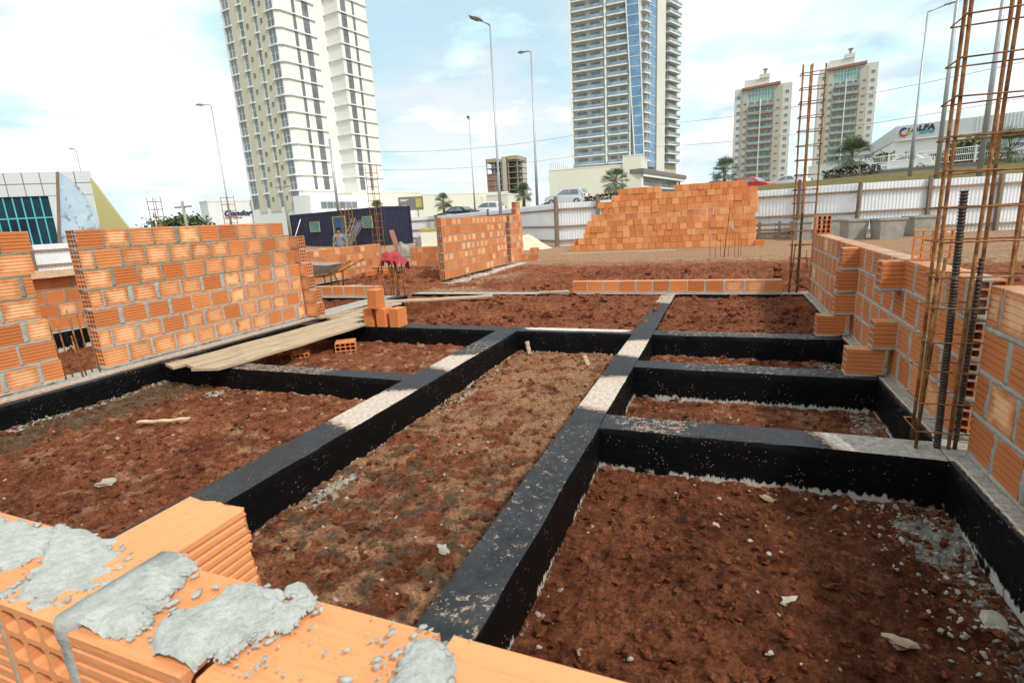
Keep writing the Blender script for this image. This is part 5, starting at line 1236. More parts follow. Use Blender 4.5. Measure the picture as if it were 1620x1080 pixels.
# ---- centre tower
Pc = pol(-14.78, 192.0); hc = 90.0
TCt = thing('apartment_tower', 'tall pale balcony tower in the centre with a slanting blue glass strip', 'apartment tower', (Pc[0], Pc[1], 0), 0.0)
def xc(azd): return wline(azd, Pc, 90.0)
def xp(px, py): return pxline(px, py, Pc, 90.0)
x_l1 = xc(-11.55); x_l2a = xc(-11.25); x_l2b = xc(-9.25); x_r = xc(-7.9)
zt2 = 96.0
Pr = pol(-8.2, 187.0); hr = 22.0
def rl(azd, off=0.0, z=0.0):
    t = wline(azd, Pr, hr); h = math.radians(hr); o_ = math.radians(hr + 90); p = Pr[:2] + t * np.array([math.sin(h), math.cos(h)]) + off * np.array([math.sin(o_), math.cos(o_)]); return (p[0] - Pc[0], p[1] - Pc[1])
m = MB(); m.prism([(0, 0), (x_r - 1.0, 0), rl(-7.5, -2.0), rl(-4.7, -2.0), (rl(-4.7)[0] - 12, 34), (0, 30)], 0, zt2); m.build('wall', MT['tower_light'], TCt)
fp = 2.95; z00 = 17.6
# white fins
m = MB()
for a, b in ((-.25, .5), (x_l1 + .2, x_l2a - .2), (x_l2b + .2, x_l2b + .8)): m.box(a, b, -1.5, .1, 14, zt2 - 1)
m.build('fins', MT['ledge'], TCt)
def balcony(wd, dep, parent, spots, glass, slab='ledge', name='balcony'):
    m = MB(); m.box(0, wd, -dep, .05, 0, .34); 
    b = m.build(name, MT[slab], parent, False, spots[0])
    g = MB(); g.box(.06, wd - .06, -dep + .02, -dep + .07, .34, 1.32); g.box(.06, .11, -dep + .07, .0, .34, 1.32); g.box(wd - .11, wd - .06, -dep + .07, 0, .34, 1.32); g.build('railing', MT[glass], b)
    [MB().box(wd * u0, wd * u1, -.12, 0, .36, 2.45).build('balcony_door', MT['glass'], b) for u0, u1 in ((.10, .42), (.58, .86))]
    for s in spots[1:]: cp(b, parent, s)
nb_ = 18
balcony(x_l1 - .7, 1.5, TCt, [(.6, -.1, z00 + k * fp) for k in range(nb_)], 'balglass')
balcony(x_l2b - x_l2a, 1.7, TCt, [(x_l2a, -.1, z00 + k * fp) for k in range(nb_)], 'balglass')
# slanted blue glass
zA = 1.28 + .343 * 188; zB = 1.28 + .082 * 188
xa0, xb0, xa1, xb1 = xc(-8.55), xc(-7.66), xc(-9.41), xc(-8.22)
m = MB(); V = []
k = (zt2 - zB) / (zA - zB); xa2 = xa0 + (xa1 - xa0) * k; xb2 = xb0 + (xb1 - xb0) * k
V = [(xa0, -2.0, zB), (xb0, -2.0, zB), (xb2, -2.0, zt2), (xa2, -2.0, zt2), (xa0, .2, zB), (xb0, .2, zB), (xb2, .2, zt2), (xa2, .2, zt2)]
m.add(V, [(0, 1, 2, 3), (4, 7, 6, 5), (0, 4, 5, 1), (1, 5, 6, 2), (2, 6, 7, 3), (3, 7, 4, 0)]); m.build('blue_glazing', MT['blueglass'], TCt)
m = MB()
for i in range(27):
    t = i / 27; z = zB + (zt2 - zB) * t; m.box(xa0 + (xa2 - xa0) * t, xb0 + (xb2 - xb0) * t, -2.06, -1.95, z - .07, z + .07)
for (p, q) in (((xa0, zB), (xa2, zt2)), ((xb0, zB), (xb2, zt2))):
    m.add([(p[0] - .22, -2.1, p[1]), (p[0] + .1, -2.1, p[1]), (q[0] + .1, -2.1, q[1]), (q[0] - .22, -2.1, q[1]), (p[0] - .22, -1.9, p[1]), (p[0] + .1, -1.9, p[1]), (q[0] + .1, -1.9, q[1]), (q[0] - .22, -1.9, q[1])], [(0, 1, 2, 3), (4, 7, 6, 5), (0, 4, 5, 1), (1, 5, 6, 2), (2, 6, 7, 3), (3, 7, 4, 0)])
m.build('mullions', MT['ledge'], TCt)
# right flank, heading 22 from its corner
Pr = pol(-8.2, 187.0); hr = 22.0; fr_ = thing if False else None
def rl(azd, off=0.0, z=0.0):
    t = wline(azd, Pr, hr); h = math.radians(hr); o_ = math.radians(hr + 90); p = Pr[:2] + t * np.array([math.sin(h), math.cos(h)]) + off * np.array([math.sin(o_), math.cos(o_)]); return (p[0] - Pc[0], p[1] - Pc[1])
def flank(a0, a1, off, z0, z1, mat, nm, back=-6.0):
    m = MB(); m.prism([rl(a0, off), rl(a1, off), rl(a1, back), rl(a0, back)], z0, z1); return m.build(nm, MT[mat], TCt)
flank(-8.2, -7.45, .0, 14, zt2 - 3, 'tower_light', 'pier_wall'); flank(-7.42, -6.75, .15, 16, zt2 - 3, 'blueglass', 'side_glazing')
flank(-6.72, -5.95, .5, 14, zt2 - 3, 'tower_light', 'pier_wall'); flank(-5.93, -4.6, -.3, 14, zt2 - 3, 'tower_tan', 'rear_wall'); 
m = MB()
for k in range(26):
    z = z00 + .1 + k * fp; m.prism([rl(-7.42, .25), rl(-6.75, .25), rl(-6.75, .05), rl(-7.42, .05)], z, z + .12)
m.build('glazing_bars', MT['ledge'], TCt)
def fl_balc(a0, a1, dep, n, glass):
    m = MB(); m.prism([rl(a0, dep), rl(a1, dep), rl(a1, -.4), rl(a0, -.4)], 0, .34); b = m.build('balcony', MT['ledge'], TCt, False, (0, 0, z00))
    g = MB(); g.prism([rl(a0 + .02, dep - .02), rl(a1 - .02, dep - .02), rl(a1 - .02, dep - .1), rl(a0 + .02, dep - .1)], .34, 1.3); g.build('railing', MT[glass], b)
    g = MB(); g.prism([rl(a0 + .15, .05), rl(a1 - .15, .05), rl(a1 - .15, -.35), rl(a0 + .15, -.35)], .4, 2.4); g.build('balcony_door', MT['glass'], b)
    for k in range(1, n): cp(b, TCt, (0, 0, z00 + k * fp))
fl_balc(-8.12, -7.5, 1.4, 18, 'balglass'); fl_balc(-5.85, -4.72, 1.5, 18, 'balglass')
# podium of the centre tower
pc1, Lq = boxbuilding('podium_building', 'blank cream podium wall below the central balcony tower', 'building', -17.4, 158, -9.9, 156, 26, 14.2, 'cream')
m = MB(); 
for i in range(11): m.box(.3 + i * .55, .36 + i * .55, .3, .36, 14.2, 16.3)
m.build('starter_bars', MT['rust'], pc1)
m = MB(); m.box(7.0, 21, 1.0, 2.2, 14.3, 15.0); m.build('canopy', MT['darkframe'], pc1)
pc2, Lq2 = boxbuilding('podium_building', 'taller cream stair block between the podium and the glazed shop front', 'building', -9.9, 155.5, -8.05, 155, 22, 16.4, 'cream')
Ag = pol(-8.0, 155.5); Bg = pol(-4.1, 200); dg_ = Bg - Ag; Lg_ = float(np.linalg.norm(dg_)); hg = math.degrees(math.atan2(dg_[0], dg_[1]))
gs_ = thing('shop_building', 'glazed shop front with a white slab roof at the foot of the central tower', 'building', (Ag[0], Ag[1], 0), rot_of(hg))
m = MB(); m.box(.3, Lg_ - .5, .6, 14, 0, 10.9); m.build('glazing', MT['glass'], gs_)
m = MB(); m.box(-.2, Lg_ + 1.5, -.6, 15, 10.9, 11.7); m.box(-.1, 1.0, -.1, .55, 0, 10.85); m.box(Lg_ - 7, Lg_ - 6, -.1, .55, 0, 10.85); m.box(.3, Lg_ - .6, .3, .58, 8.1, 8.5); m.build('roof_slab', MT['white'], gs_)
m = MB(); m.box(-1.2, Lg_ + 2.4, -.9, 10, 11.72, 12.9); m.build('glass_balustrade', MT['darkframe'], gs_)
# ---- right towers
def tanblock(label, azA, D, azB, H, hd=95.0, nfl=15):
    A = pol(azA, D); root = thing('apartment_tower', label, 'apartment tower', (A[0], A[1], 0), rot_of(hd)); Wd = wline(azB, A, hd); fz = 3.0; dp = 17
    m = MB(); m.box(0, Wd, 0, dp, 0, H); m.build('wall', MT['tower_light'], root)
    m = MB(); m.box(Wd * .155, Wd * .235, -.5, .0, 0, H - 1); m.box(Wd * .70, Wd * .845, -.5, 0, 0, H - 1); m.build('tan_panel', MT['tower_tan'], root)
    m = MB(); m.box(Wd * .25, Wd * .69, -.02, .3, H - 5.4, H - .9); o = m.build('top_glazing', MT['greenglass'], root)
    m = MB()
    for i in range(9): x = Wd * (.25 + .44 * i / 8); m.box(x - .06, x + .06, -.08, -.02, H - 5.4, H - .9)
    m.box(Wd * .25, Wd * .69, -.08, -.02, H - 2.5, H - 2.35); m.build('mullions', MT['ledge'], root)
    m = MB(); m.add([(Wd * .13, -1.2, H - .9), (Wd * .80, -1.2, H - .2), (Wd * .80, .5, H - .2), (Wd * .13, .5, H - .9), (Wd * .13, -1.2, H - .0), (Wd * .80, -1.2, H + .8), (Wd * .80, .5, H + .8), (Wd * .13, .5, H - .0)], [(0, 3, 2, 1), (4, 5, 6, 7), (0, 1, 5, 4), (1, 2, 6, 5), (2, 3, 7, 6), (3, 0, 4, 7)]); m.build('roof_band', MT['terracotta'], root)
    m = MB(); m.box(Wd * .16, Wd * .60, 3, 12, H, H + 3.6); m.box(Wd * .42, Wd * .60, 2.5, 9, H + 3.6, H + 5.2); m.build('penthouse', MT['tower_light'], root)
    m = MB(); m.tube([(Wd * .52, 4, H + 5.2), (Wd * .52, 4, H + 6.4)], [.5, .5], 8); m.tube([(Wd * .52, 4, H + 6.4), (Wd * .52, 4, H + 7.2)], [.5, 1.1], 8); m.build('chimney', MT['concrete'], root)
    m = MB(); m.box(Wd * .462, Wd * .478, -1.3, -.0, 0, H - 5); m.build('balcony_fin', MT['ledge'], root)
    zz = [H - 8.2 - k * fz for k in range(nfl)]
    zz = [z for z in zz if z > 3]
    for f0, f1 in ((.255, .46), (.48, .685)):
        mm = MB(); wd = Wd * (f1 - f0); mm.box(0, wd, -1.2, .05, 0, .45); b = mm.build('balcony', MT['terracotta'], root, False, (Wd * f0, 0, zz[0]))
        g = MB(); g.box(.04, wd - .04, -1.18, -1.1, .45, 1.35); g.build('railing', MT['greenglass'], b)
        [MB().box(wd * u0, wd * u1, -.1, 0, .5, 2.5).build('balcony_door', MT['glass'], b) for u0, u1 in ((.05, .5), (.62, .92))]
        for z in zz[1:]: cp(b, root, (Wd * f0, 0, z))
    w = winmesh(1.5, 1.5, gm, 'x', .06, 2); 
    for f in (.045, .885): w = winmesh(1.5, 1.4, gw_, 'x', .06, 2); rep_parts('window', w, gw_, root, [(Wd * f, -.02, z + .9) for z in [H - 5] + zz])
    for f in (.165, .74): w = winmesh(1.1, .5, gm, 'x', .06, 3); rep_parts('small_window', w, gm, root, [(Wd * f + .2, -.52, z + 1.6) for z in zz])
    return root
tanblock('tan apartment block with green glass balconies left of the thin rebar cage', .43, 262, 5.2, 49.8)
tanblock('taller tan apartment block with green glass balconies behind the thin rebar cage', 7.3, 272, 11.55, 54.6, 95)
wh, _ = boxbuilding('commercial_building', 'white low building at the foot of the taller tan apartment block', 'building', 6.9, 150, 12.9, 146, 20, 9.6, 'white')
# ---- text helper
def text(body, size, mat, parent, loc, rot, ext=.04, shear=0.0, name='lettering', sx=1.0, off=0.0):
    c = bpy.data.curves.new(name, 'FONT'); c.body = body; c.size = size; c.extrude = ext; c.shear = shear; c.offset = off; c.space_character = 1.0
    o = bpy.data.objects.new(name, c); COL.objects.link(o); dg = bpy.context.evaluated_depsgraph_get(); me_ = bpy.data.meshes.new_from_object(o.evaluated_get(dg)); bpy.data.objects.remove(o)
    o = bpy.data.objects.new(name, me_); COL.objects.link(o); me_.materials.clear(); me_.materials.append(mat); o.parent = parent; o.location = loc; o.rotation_euler = rot; o.scale = (sx, 1, 1); return o
MT['ink'] = simple('black_lettering', (.015, .015, .02), (.02, .02, .02), 5, .5); MT['teal'] = simple('turquoise_lettering', (.03, .42, .46), (.03, .36, .40), 5, .5)
MT['navyink'] = simple('navy_lettering', (.03, .035, .13), (.03, .035, .11), 5, .5); MT['redink'] = simple('red_sign_paint', (.50, .04, .07), (.42, .03, .06), 5, .5)
MT['lime_paint'] = simple('yellow_green_sign_paint', (.42, .38, .06), (.36, .34, .05), 5, .5)
# ---- white shop with ALFA sign
hdA = 107.0; Aa = pol(13.2, 76.0); al = thing('commercial_building', 'large white metal-clad building with ALFA lettering at the upper right', 'building', (Aa[0], Aa[1], 0), rot_of(hdA))
m = MB(); m.prism([(0, 0), (26, 0), (26, 24), (-7.5, 30)], 0, [7.55, 7.55, 7.55, 7.0]); m.build('wall', MT['tile_white'], al)
m = MB(); 
m.box(0, 26, -.35, 0, 7.5, 9.0); 
for i in range(0): pass
m.add([(0, -.35, 7.5), (0, .1, 7.5), (-7.5, 30, 7.0), (-7.8, 30, 7.0), (0, -.35, 9.0), (0, .1, 9.0), (-7.5, 30, 8.0), (-7.8, 30, 8.0)], [(0, 1, 2, 3), (4, 7, 6, 5), (0, 3, 7, 4), (1, 5, 6, 2), (2, 6, 7, 3)])
m.build('parapet', MT['grey_panel'], al)
m = MB(); 
for i in range(70): m.box(6.8 + i * .28, 6.9 + i * .28, -.40, -.352, 7.55, 8.95)
m.box(0, 26, -.38, -.352, 7.42, 7.5); m.build('cladding_ribs', MT['tile_white'], al)
w = MB(); w.box(6.9, 24, -.03, .02, 5.2, 7.3); w.build('shop_window', MT['balglass'], al)
w = winmesh(3.2, .9, gm, 'y', .06, 5); rep_parts('window', w, gm, al, [(-1.6, 6.5, 5.1)])
sg = text('ALFA', .76, MT['ink'], al, (1.42, -.36, 8.30), (R90, 0, 0), .05, .12, 'lettering', 1.12, .035)
text('IMÓVEIS', .37, MT['teal'], al, (2.1, -.36, 7.96), (R90, 0, 0), .05, .1, 'small_lettering', .95, .018)
def arc(cx, cz, r0, r1, a0, a1, mat, nm):
    m = MB(); n = 20; V = []
    for i in range(n + 1):
        a = math.radians(a0 + (a1 - a0) * i / n); t = i / n; w_ = (r1 - r0) * math.sin(math.pi * min(1, max(0.0, .12 + t * .76))) / 2; rm = (r0 + r1) / 2
        for rr_, yy in ((rm - w_, 0), (rm + w_, 0), (rm + w_, -.06), (rm - w_, -.06)): V.append((cx + rr_ * math.cos(a), yy, cz + rr_ * math.sin(a)))
    Fc = [(i * 4 + j, i * 4 + (j + 1) % 4, i * 4 + 4 + (j + 1) % 4, i * 4 + 4 + j) for i in range(n) for j in range(4)]
    m.add(V, Fc); o = m.build(nm, mat, al, False, (0, -.36, 0)); return o
arc(.78, 8.30, .26, .50, 60, 185, MT['navyink'], 'emblem_blue'); arc(.78, 8.30, .26, .50, 180, 310, MT['redink'], 'emblem_red')
arc(1.36, 8.5, .16, .27, 110, 215, MT['ink'], 'emblem_dark'); arc(1.22, 8.22, .06, .26, 20, 320, MT['lime_paint'], 'emblem_green')
# ---- supermarket
sm_, Ls = boxbuilding('commercial_building', 'pale supermarket block with a dark blue Condor sign behind the left brick wall', 'building', -50.55, 128, -43.5, 134, 5, 8.2, 'tile_white')
text('Condor', 1.42, MT['navyink'], sm_, (2.7, -.1, 5.3), (R90, 0, 0), .08, .35, 'lettering', 1.22, .07)
text('SUPER CENTER', .42, MT['redink'], sm_, (2.9, -.1, 4.65), (R90, 0, 0), .04, 0, 'small_lettering', 1.2)
# ---- glass convention building on the left
Al = pol(-66, 47); Bl = pol(-58.6, 44.5); dl_ = Bl - Al; Ll = float(np.linalg.norm(dl_)); hl = math.degrees(math.atan2(dl_[0], dl_[1]))
gb = thing('glass_building', 'white panelled building with dark glass front and turquoise mullions at far left', 'building', (Al[0], Al[1], 0), rot_of(hl))
def gloc(azd, D): q = pol(azd, D)[:2] - Al[:2]; h_ = math.radians(hl); return (float(q @ np.array([math.sin(h_), math.cos(h_)])), float(q @ np.array([-math.cos(h_), math.sin(h_)])))
bk = gloc(-58.9, 66); bk2 = gloc(-70, 66)
m = MB(); m.prism([(0, 0), (Ll, 0), bk, bk2], 4.32, 5.75); m.prism([(Ll * .60, 0.02), (Ll - .05, .02), (bk[0] - .1, bk[1]), (bk[0] - 3.0, bk[1])], -1, 4.3); m.build('panel_wall', MT['grey_panel'], gb)
m = MB()
for i in range(1, 7): m.box(Ll * i / 7 - .02, Ll * i / 7 + .02, -.02, .02, 4.32, 5.75)
m.box(0, Ll, -.02, .02, 5.05, 5.08); m.build('panel_joints', MT['darkframe'], gb)
m = MB(); m.box(.0, Ll * .60 - .01, .14, 1.5, -1, 4.3); m.build('glazing', MT['darkglass'], gb)
m = MB()
for i in range(9): x = .0 + (Ll * .6) * i / 8; m.box(x - .035, x + .035, .09, .138, -1, 4.3)
for z in (1.0, 3.0): m.box(0, Ll * .6 - .02, .10, .136, z - .04, z + .04)
m.build('mullions', MT['tealframe'], gb)
# ---- mural panel and yellow sail
MT['mural'] = None
def mural_mat():
    m, N, L, b = new_mat('painted_panel'); p = _obj(N)
    n = _noise(N, L, p, .5, 5, .7, .6); n2 = _noise(N, L, p, 1.3, 5, .7)
    c = _mix(N, L, _ramp(N, L, n, .3, .7), (.30, .44, .55), (.52, .62, .69)); c = _mix(N, L, _ramp(N, L, n2, .53, .60, 0, .8), c, (.14, .17, .19))
    sp = N.new('ShaderNodeSeparateXYZ'); L.new(p, sp.inputs[0]); d = _math(N, L, 'ADD', _math(N, L, 'MULTIPLY', sp.outputs[0], 1.35), sp.outputs[2])
    band = _math(N, L, 'ADD', d, _math(N, L, 'MULTIPLY', n, 2.2))
    c = _mix(N, L, _math(N, L, 'MULTIPLY', _ramp(N, L, band, 6.7, 7.0), _ramp(N, L, band, 7.9, 7.5)), c, (.36, .26, .33))
    L.new(c, b.inputs['Base Color']); b.inputs['Roughness'].default_value = .6; return m
MT['mural'] = mural_mat(); MT['sail'] = simple('olive_yellow_panel', (.47, .43, .19), (.42, .385, .17), .3, .7)
def panel(label, pxs, D, hd, mat, name, th=.25):
    A = pol(math.degrees(gh(*pxs[0])), D); root = thing(name, label, 'panel', (A[0], A[1], 0), rot_of(hd)); V = []
    for (x, y) in pxs:
        t = pxline(x, y, A, hd); q = A[:2] + t * np.array([math.sin(math.radians(hd)), math.cos(math.radians(hd))]); Dq = math.hypot(*q); r_ = ray(x, y); V.append((t, 1.28 + Dq * r_[2] / math.hypot(r_[0], r_[1])))
    n = len(V); VV = [(x, 0, z) for x, z in V] + [(x, th, z) for x, z in V]
    m = MB(); m.add(VV, [tuple(range(n)), tuple(range(n, 2 * n))[::-1]] + [(i, i + n, (i + 1) % n + n, (i + 1) % n) for i in range(n)]); m.build('face_panel', MT[mat], root); return root
mu = panel('blue painted mural panel with a curved edge beside the yellow sail at left', [(92, 272), (100, 276), (112, 284), (124, 295), (134, 308), (142, 322), (149, 338), (156, 358), (161, 392), (97, 410)], 40, 34, 'mural', 'mural_panel', .15)
panel('narrow grey-brown edge pier on the left side of the painted mural', [(88, 272), (92.5, 271.5), (97.5, 410), (92, 410)], 39.9, 34, 'post', 'pier', .6)
panel('tall yellow triangular sail panel behind the painted mural', [(142, 281), (150, 291), (175, 325), (207, 366), (212, 392), (162, 392), (157, 350)], 42, 60, 'sail', 'sail_panel', .2)
# ---- billboard
bb = thing('billboard', 'dark grey billboard with a yellow shape on it behind the container', 'billboard', tuple(np.array([*gD(650, 322, 52)[:2], 0])), rot_of(62))
zc_ = gD(650, 322, 52)[2]; m = MB(); m.box(-1.15, 1.15, 0, .12, zc_ - .62, zc_ + .62); m.build('board', MT['darkframe'], bb)
m = MB(); m.prism([(.45, -.03), (1.0, -.03), (1.0, -.005), (.45, -.005)], zc_ - .4, zc_ + .42); m.build('yellow_shape', MT['yellow'], bb)
m = MB(); m.tube([(.6, .06, 0), (.6, .06, zc_ - .6)], .06, 8); m.tube([(-.6, .06, 0), (-.6, .06, zc_ - .6)], .06, 8); m.build('post', MT['steelgrey'], bb)
m = MB()
for i, (a, b, z) in enumerate(((-1.0, -.2, .32), (-.95, -.4, .22), (-.9, -.45, -.22))): m.box(a, b, -.02, -.002, zc_ + z, zc_ + z + .06)
m.build('pale_strokes', MT['white'], bb)

# ================================================================ LAMPS, POLES, WIRES
def lamp(label, px, py, D, arm=1.2, hd=None, head=.75, r0=.085, two=False, elev=.15):
    p = gD(px, py, D); zg = float(ground_z(p[0], p[1])); H = p[2] - zg
    root = thing('street_lamp', label, 'street lamp', (p[0], p[1], zg), 0, 'street lamps along the road')
    m = MB(); m.tube([(0, 0, -.1), (0, 0, H * .35), (0, 0, H * .36), (0, 0, H)], [r0, r0 * .8, r0 * .62, r0 * .42], 10); m.build('pole', MT['steelgrey'], root, True)
    a = math.radians(hd); d = np.array([math.sin(a), math.cos(a), 0]); e = d * arm + np.array([0, 0, arm * elev])
    m = MB(); m.tube([(0, 0, H - .02), tuple(d * .15 + np.array([0, 0, H + .05])), tuple(e * .55 + np.array([0, 0, H + .03]))], r0 * .4, 8); m.build('arm', MT['steelgrey'], root, True)
    m = MB(); c = e * .5 + np.array([0, 0, H + .03]); M = TM(tuple(c), math.atan2(d[1], d[0]), 0, -elev)
    n = 8; V = []; Fc = []
    for i in range(n + 1):
        t = i / n; w = .17 * math.sin(math.pi * min(.98, .12 + t * .86)) ** .6; hh = .085 * math.sin(math.pi * min(.98, .1 + t * .88)) ** .6
        for j in range(10): q = 2 * math.pi * j / 10; V.append((t * head, w * math.cos(q), hh * math.sin(q) * (1.2 if math.sin(q) > 0 else .5)))
    for i in range(n):
        for j in range(10): Fc.append((i * 10 + j, i * 10 + (j + 1) % 10, i * 10 + 10 + (j + 1) % 10, i * 10 + 10 + j))
    Fc += [tuple(range(10))[::-1], tuple(n * 10 + j for j in range(10))]
    m.add(V, Fc, M); m.build('lamp_head', MT['steelgrey'], root, True)
    m = MB(); m.box(head * .25, head * .85, -.11, .11, -.065, -.045, M); m.build('lens', MT['balglass'], root)
    return root
lamp('tall street lamp in the middle of the sky between the two big towers', 775, 40, 30, 1.0, -150, .8, .10)
lamp('street lamp with a short flat head just left of the central tower', 840, 82, 38, .8, -100, .5, .11, elev=.02)
lamp('shorter distant street lamp seen end-on right of the white twin tower', 742, 190, 56, .6, 160, .8, .09)
lamp('street lamp leaning left of the beige tower face', 334, 167, 42, 1.6, -80, 1.0, .085)
lamp('small street lamp above the painted mural at far left', 120, 237, 60, 1.8, -70, 1.4, .09)
lamp('street lamp with its head turned right in front of the ALFA building', 1468, 19, 38, 1.6, 70, 1.0, .10, elev=.28)
def pole(label, pxt, D, ztop_, r_, mat='steelgrey', name='utility_pole', cross=False):
    a = gh(*pxt); p = np.array([math.sin(a) * D, math.cos(a) * D]); zg = float(ground_z(*p)); root = thing(name, label, 'pole', (p[0], p[1], zg))
    H = ztop_ - zg if ztop_ else gD(*pxt, D)[2] - zg
    m = MB(); m.tube([(0, 0, -.1), (0, 0, H)], [r_, r_ * .7], 10); m.build('shaft', MT[mat], root, True)
    if cross: m = MB(); m.box(-.9, .9, -.05, .05, H - .5, H - .38); m.build('crossarm', MT[mat], root)
    return root
pole('grey pole rising out of the frame behind the left rods of the tall cage', (1498, 140), 33, 12.0, .10)
pole('grey pole rising out of the frame behind the right rods of the tall cage', (1568, 140), 34, 12.0, .12)
pole('pale concrete utility pole beside the round tree at left', (288, 318), 48, None, .14, 'concrete', cross=True)
pole('slim utility pole with fittings in front of the beige tower foot', (447, 288), 55, None, .13, 'concrete', cross=True)
pole('slim grey pole in front of the white tower podium', (521, 220), 60, None, .16, 'steelgrey')
pole('small thin post standing on the far left skyline', (243, 336), 60, None, .06, 'steelgrey')
def wire(label, pxs, D0, D1, sag=.4, r_=.018):
    n = 24; A = gD(*pxs[0], D0); B = gD(*pxs[1], D1); m = MB(); m.tube([A + (B - A) * i / n - np.array([0, 0, sag * 4 * (i / n) * (1 - i / n)]) for i in range(n + 1)], r_, 4)
    o = m.build('power_line', MT['darkframe'], None, True); tag(o, label, 'power line', 'overhead power lines'); return o
wire('upper thin power line crossing before the tan blocks and out at the right edge', [(1040, 197), (1700, 80)], 70, 50, .6)
wire('lower thin power line crossing before the tan blocks and out at the right edge', [(1040, 232), (1700, 140)], 70, 50, .6)
wire('thin power line climbing from behind the white twin tower to the central tower', [(600, 240), (1000, 195)], 80, 75, 1.0, .02)
wire('faint power line just above the cream mall roofs', [(560, 268), (1000, 232)], 80, 75, 1.0, .018)

# ================================================================ VEGETATION
def palm(label, pxtop, py_bot, D, wpx, trunk=True):
    p = gD(*pxtop, D); zg = float(ground_z(p[0], p[1])); top = p[2]; H = top - zg; R = wpx / 835 * D * .5 * 1.02
    root = thing('palm_tree', label, 'palm tree', (p[0], p[1], zg), 0, 'fan palms along the road')
    hc_ = max(.25, H - R * .75); r = random.Random(int(pxtop[0]))
    m = MB(); m.tube([(0, 0, -.1), (.02, 0, hc_ * .5), (0, 0.02, hc_)], [.15, .12, .10], 10); m.build('trunk', MT['bark'], root, True)
    m = MB()
    for i in range(46):
        a = r.uniform(0, 2 * math.pi); e = r.uniform(-.9, 1.5); Lp2 = R * r.uniform(.35, .55); d = np.array([math.cos(a) * math.cos(e), math.sin(a) * math.cos(e), math.sin(e)])
        b0 = np.array([0, 0, hc_]); b1 = b0 + d * Lp2; m.tube([b0, b1], [.018, .012], 4)
        side = np.array([-math.sin(a), math.cos(a), 0]); upv = np.cross(side, d) * -1
        nl = 15; Rb = R * r.uniform(.48, .72)
        for j in range(nl):
            t = (j / (nl - 1) - .5) * 2.5; dirv = d * math.cos(t) + side * math.sin(t); tip = b1 + dirv * Rb * (1 - .15 * abs(t)) + np.array([0, 0, -.22 * Rb * r.uniform(.4, 1.4)]) + upv * .08 * Rb * (-1) ** j
            mid = b1 + dirv * Rb * .55; wv = np.cross(dirv, upv); wv = wv / (np.linalg.norm(wv) + 1e-9) * Rb * .030
            m.add([b1, mid - wv, tip, mid + wv], [(0, 1, 2, 3)])
    m.build('crown', MT['palmleaf'], root); return root
palm('fan palm standing above the dark parked cars in front of the cream mall', (700, 307), 338, 44, 32)
palm('fan palm beside the half-built block, left of the silver car', (827, 290), 325, 42, 36)
palm('large fan palm left of the brick stack before the central podium', (973, 267), 308, 40, 48)
palm('fan palm between the central tower and the left tan block', (1147, 251), 290, 44, 44)
palm('broad fan palm in front of the taller tan apartment block', (1350, 221), 268, 46, 58)
palm('big fan palm at the right edge beyond the tall rebar cage', (1603, 203), 250, 44, 62)
palm('small palm tuft showing above the container roof', (596, 318), 330, 58, 30)
def leafy(label, px, pyt, D, w, h, n, mat='leaf', name='bush', cat='bush', ls=.12, trunk=.0, zg=None, group=None):
    p = gD(px, pyt, D); zg = float(ground_z(p[0], p[1])) if zg is None else zg; top = p[2]; root = thing(name, label, cat, (p[0], p[1], zg), 0, group); r = random.Random(int(px)); hz = top - zg - h / 2
    m = MB(); 
    for k in range(4): a = r.uniform(0, 6.3); m.tube([(0, 0, -.05), (.1 * math.cos(a), .1 * math.sin(a), hz * .6), (w * .3 * math.cos(a), w * .3 * math.sin(a), hz + r.uniform(-.1, .3) * h)], [.05 + trunk, .03 + trunk * .5, .015], 6)
    m.build('trunk', MT['bark'], root, True)
    cl = [(r.gauss(0, .42), r.gauss(0, .42), r.uniform(-.9, .9)) for _ in range(16)]
    cl = [c for c in cl if c[0] ** 2 + c[1] ** 2 + c[2] ** 2 < 1.1]
    m = MB(); V = []; Fc = []
    for i in range(n):
        c = cl[i % len(cl)]; q = np.array([c[0] * w / 2 + r.gauss(0, w * .13), c[1] * w / 2 + r.gauss(0, w * .13), hz + c[2] * h * .42 + r.gauss(0, h * .12)])
        u = np.array([r.gauss(0, 1), r.gauss(0, 1), r.gauss(0, 1)]); u /= np.linalg.norm(u); v = np.cross(u, [r.gauss(0, 1), r.gauss(0, 1), 1]); v /= np.linalg.norm(v) + 1e-9; s = ls * r.uniform(.6, 1.4); b = len(V)
        V += [q - u * s, q + v * s * .45, q + u * s, q - v * s * .45]; Fc.append((b, b + 1, b + 2, b + 3))
    m.add(V, Fc); m.build('crown', MT[mat], root); return root
leafy('round dense green tree on the skyline beyond the left brick wall', 295, 343, 68, 5.6, 2.6, 3200, name='tree', cat='tree', ls=.28, trunk=.12)
leafy('bright leafy shrub before the ALFA building, left of the two cage rods', 1437, 240, 62, 1.8, 1.6, 500, ls=.2)
leafy('small pale shrub at the corner of the ALFA building', 1395, 244, 62, 1.9, 1.4, 420, ls=.18)
leafy('yellow-green feathery shrub between the rods of the tall cage', 1522, 222, 60, 2.3, 2.0, 800, ls=.22)
leafy('second yellow-green shrub right of the first between the cage rods', 1545, 218, 61, 2.0, 2.2, 700, ls=.22)
leafy('low shrub on the bank behind the white parked sedan', 1470, 246, 61, 2.2, 1.2, 500, ls=.18)
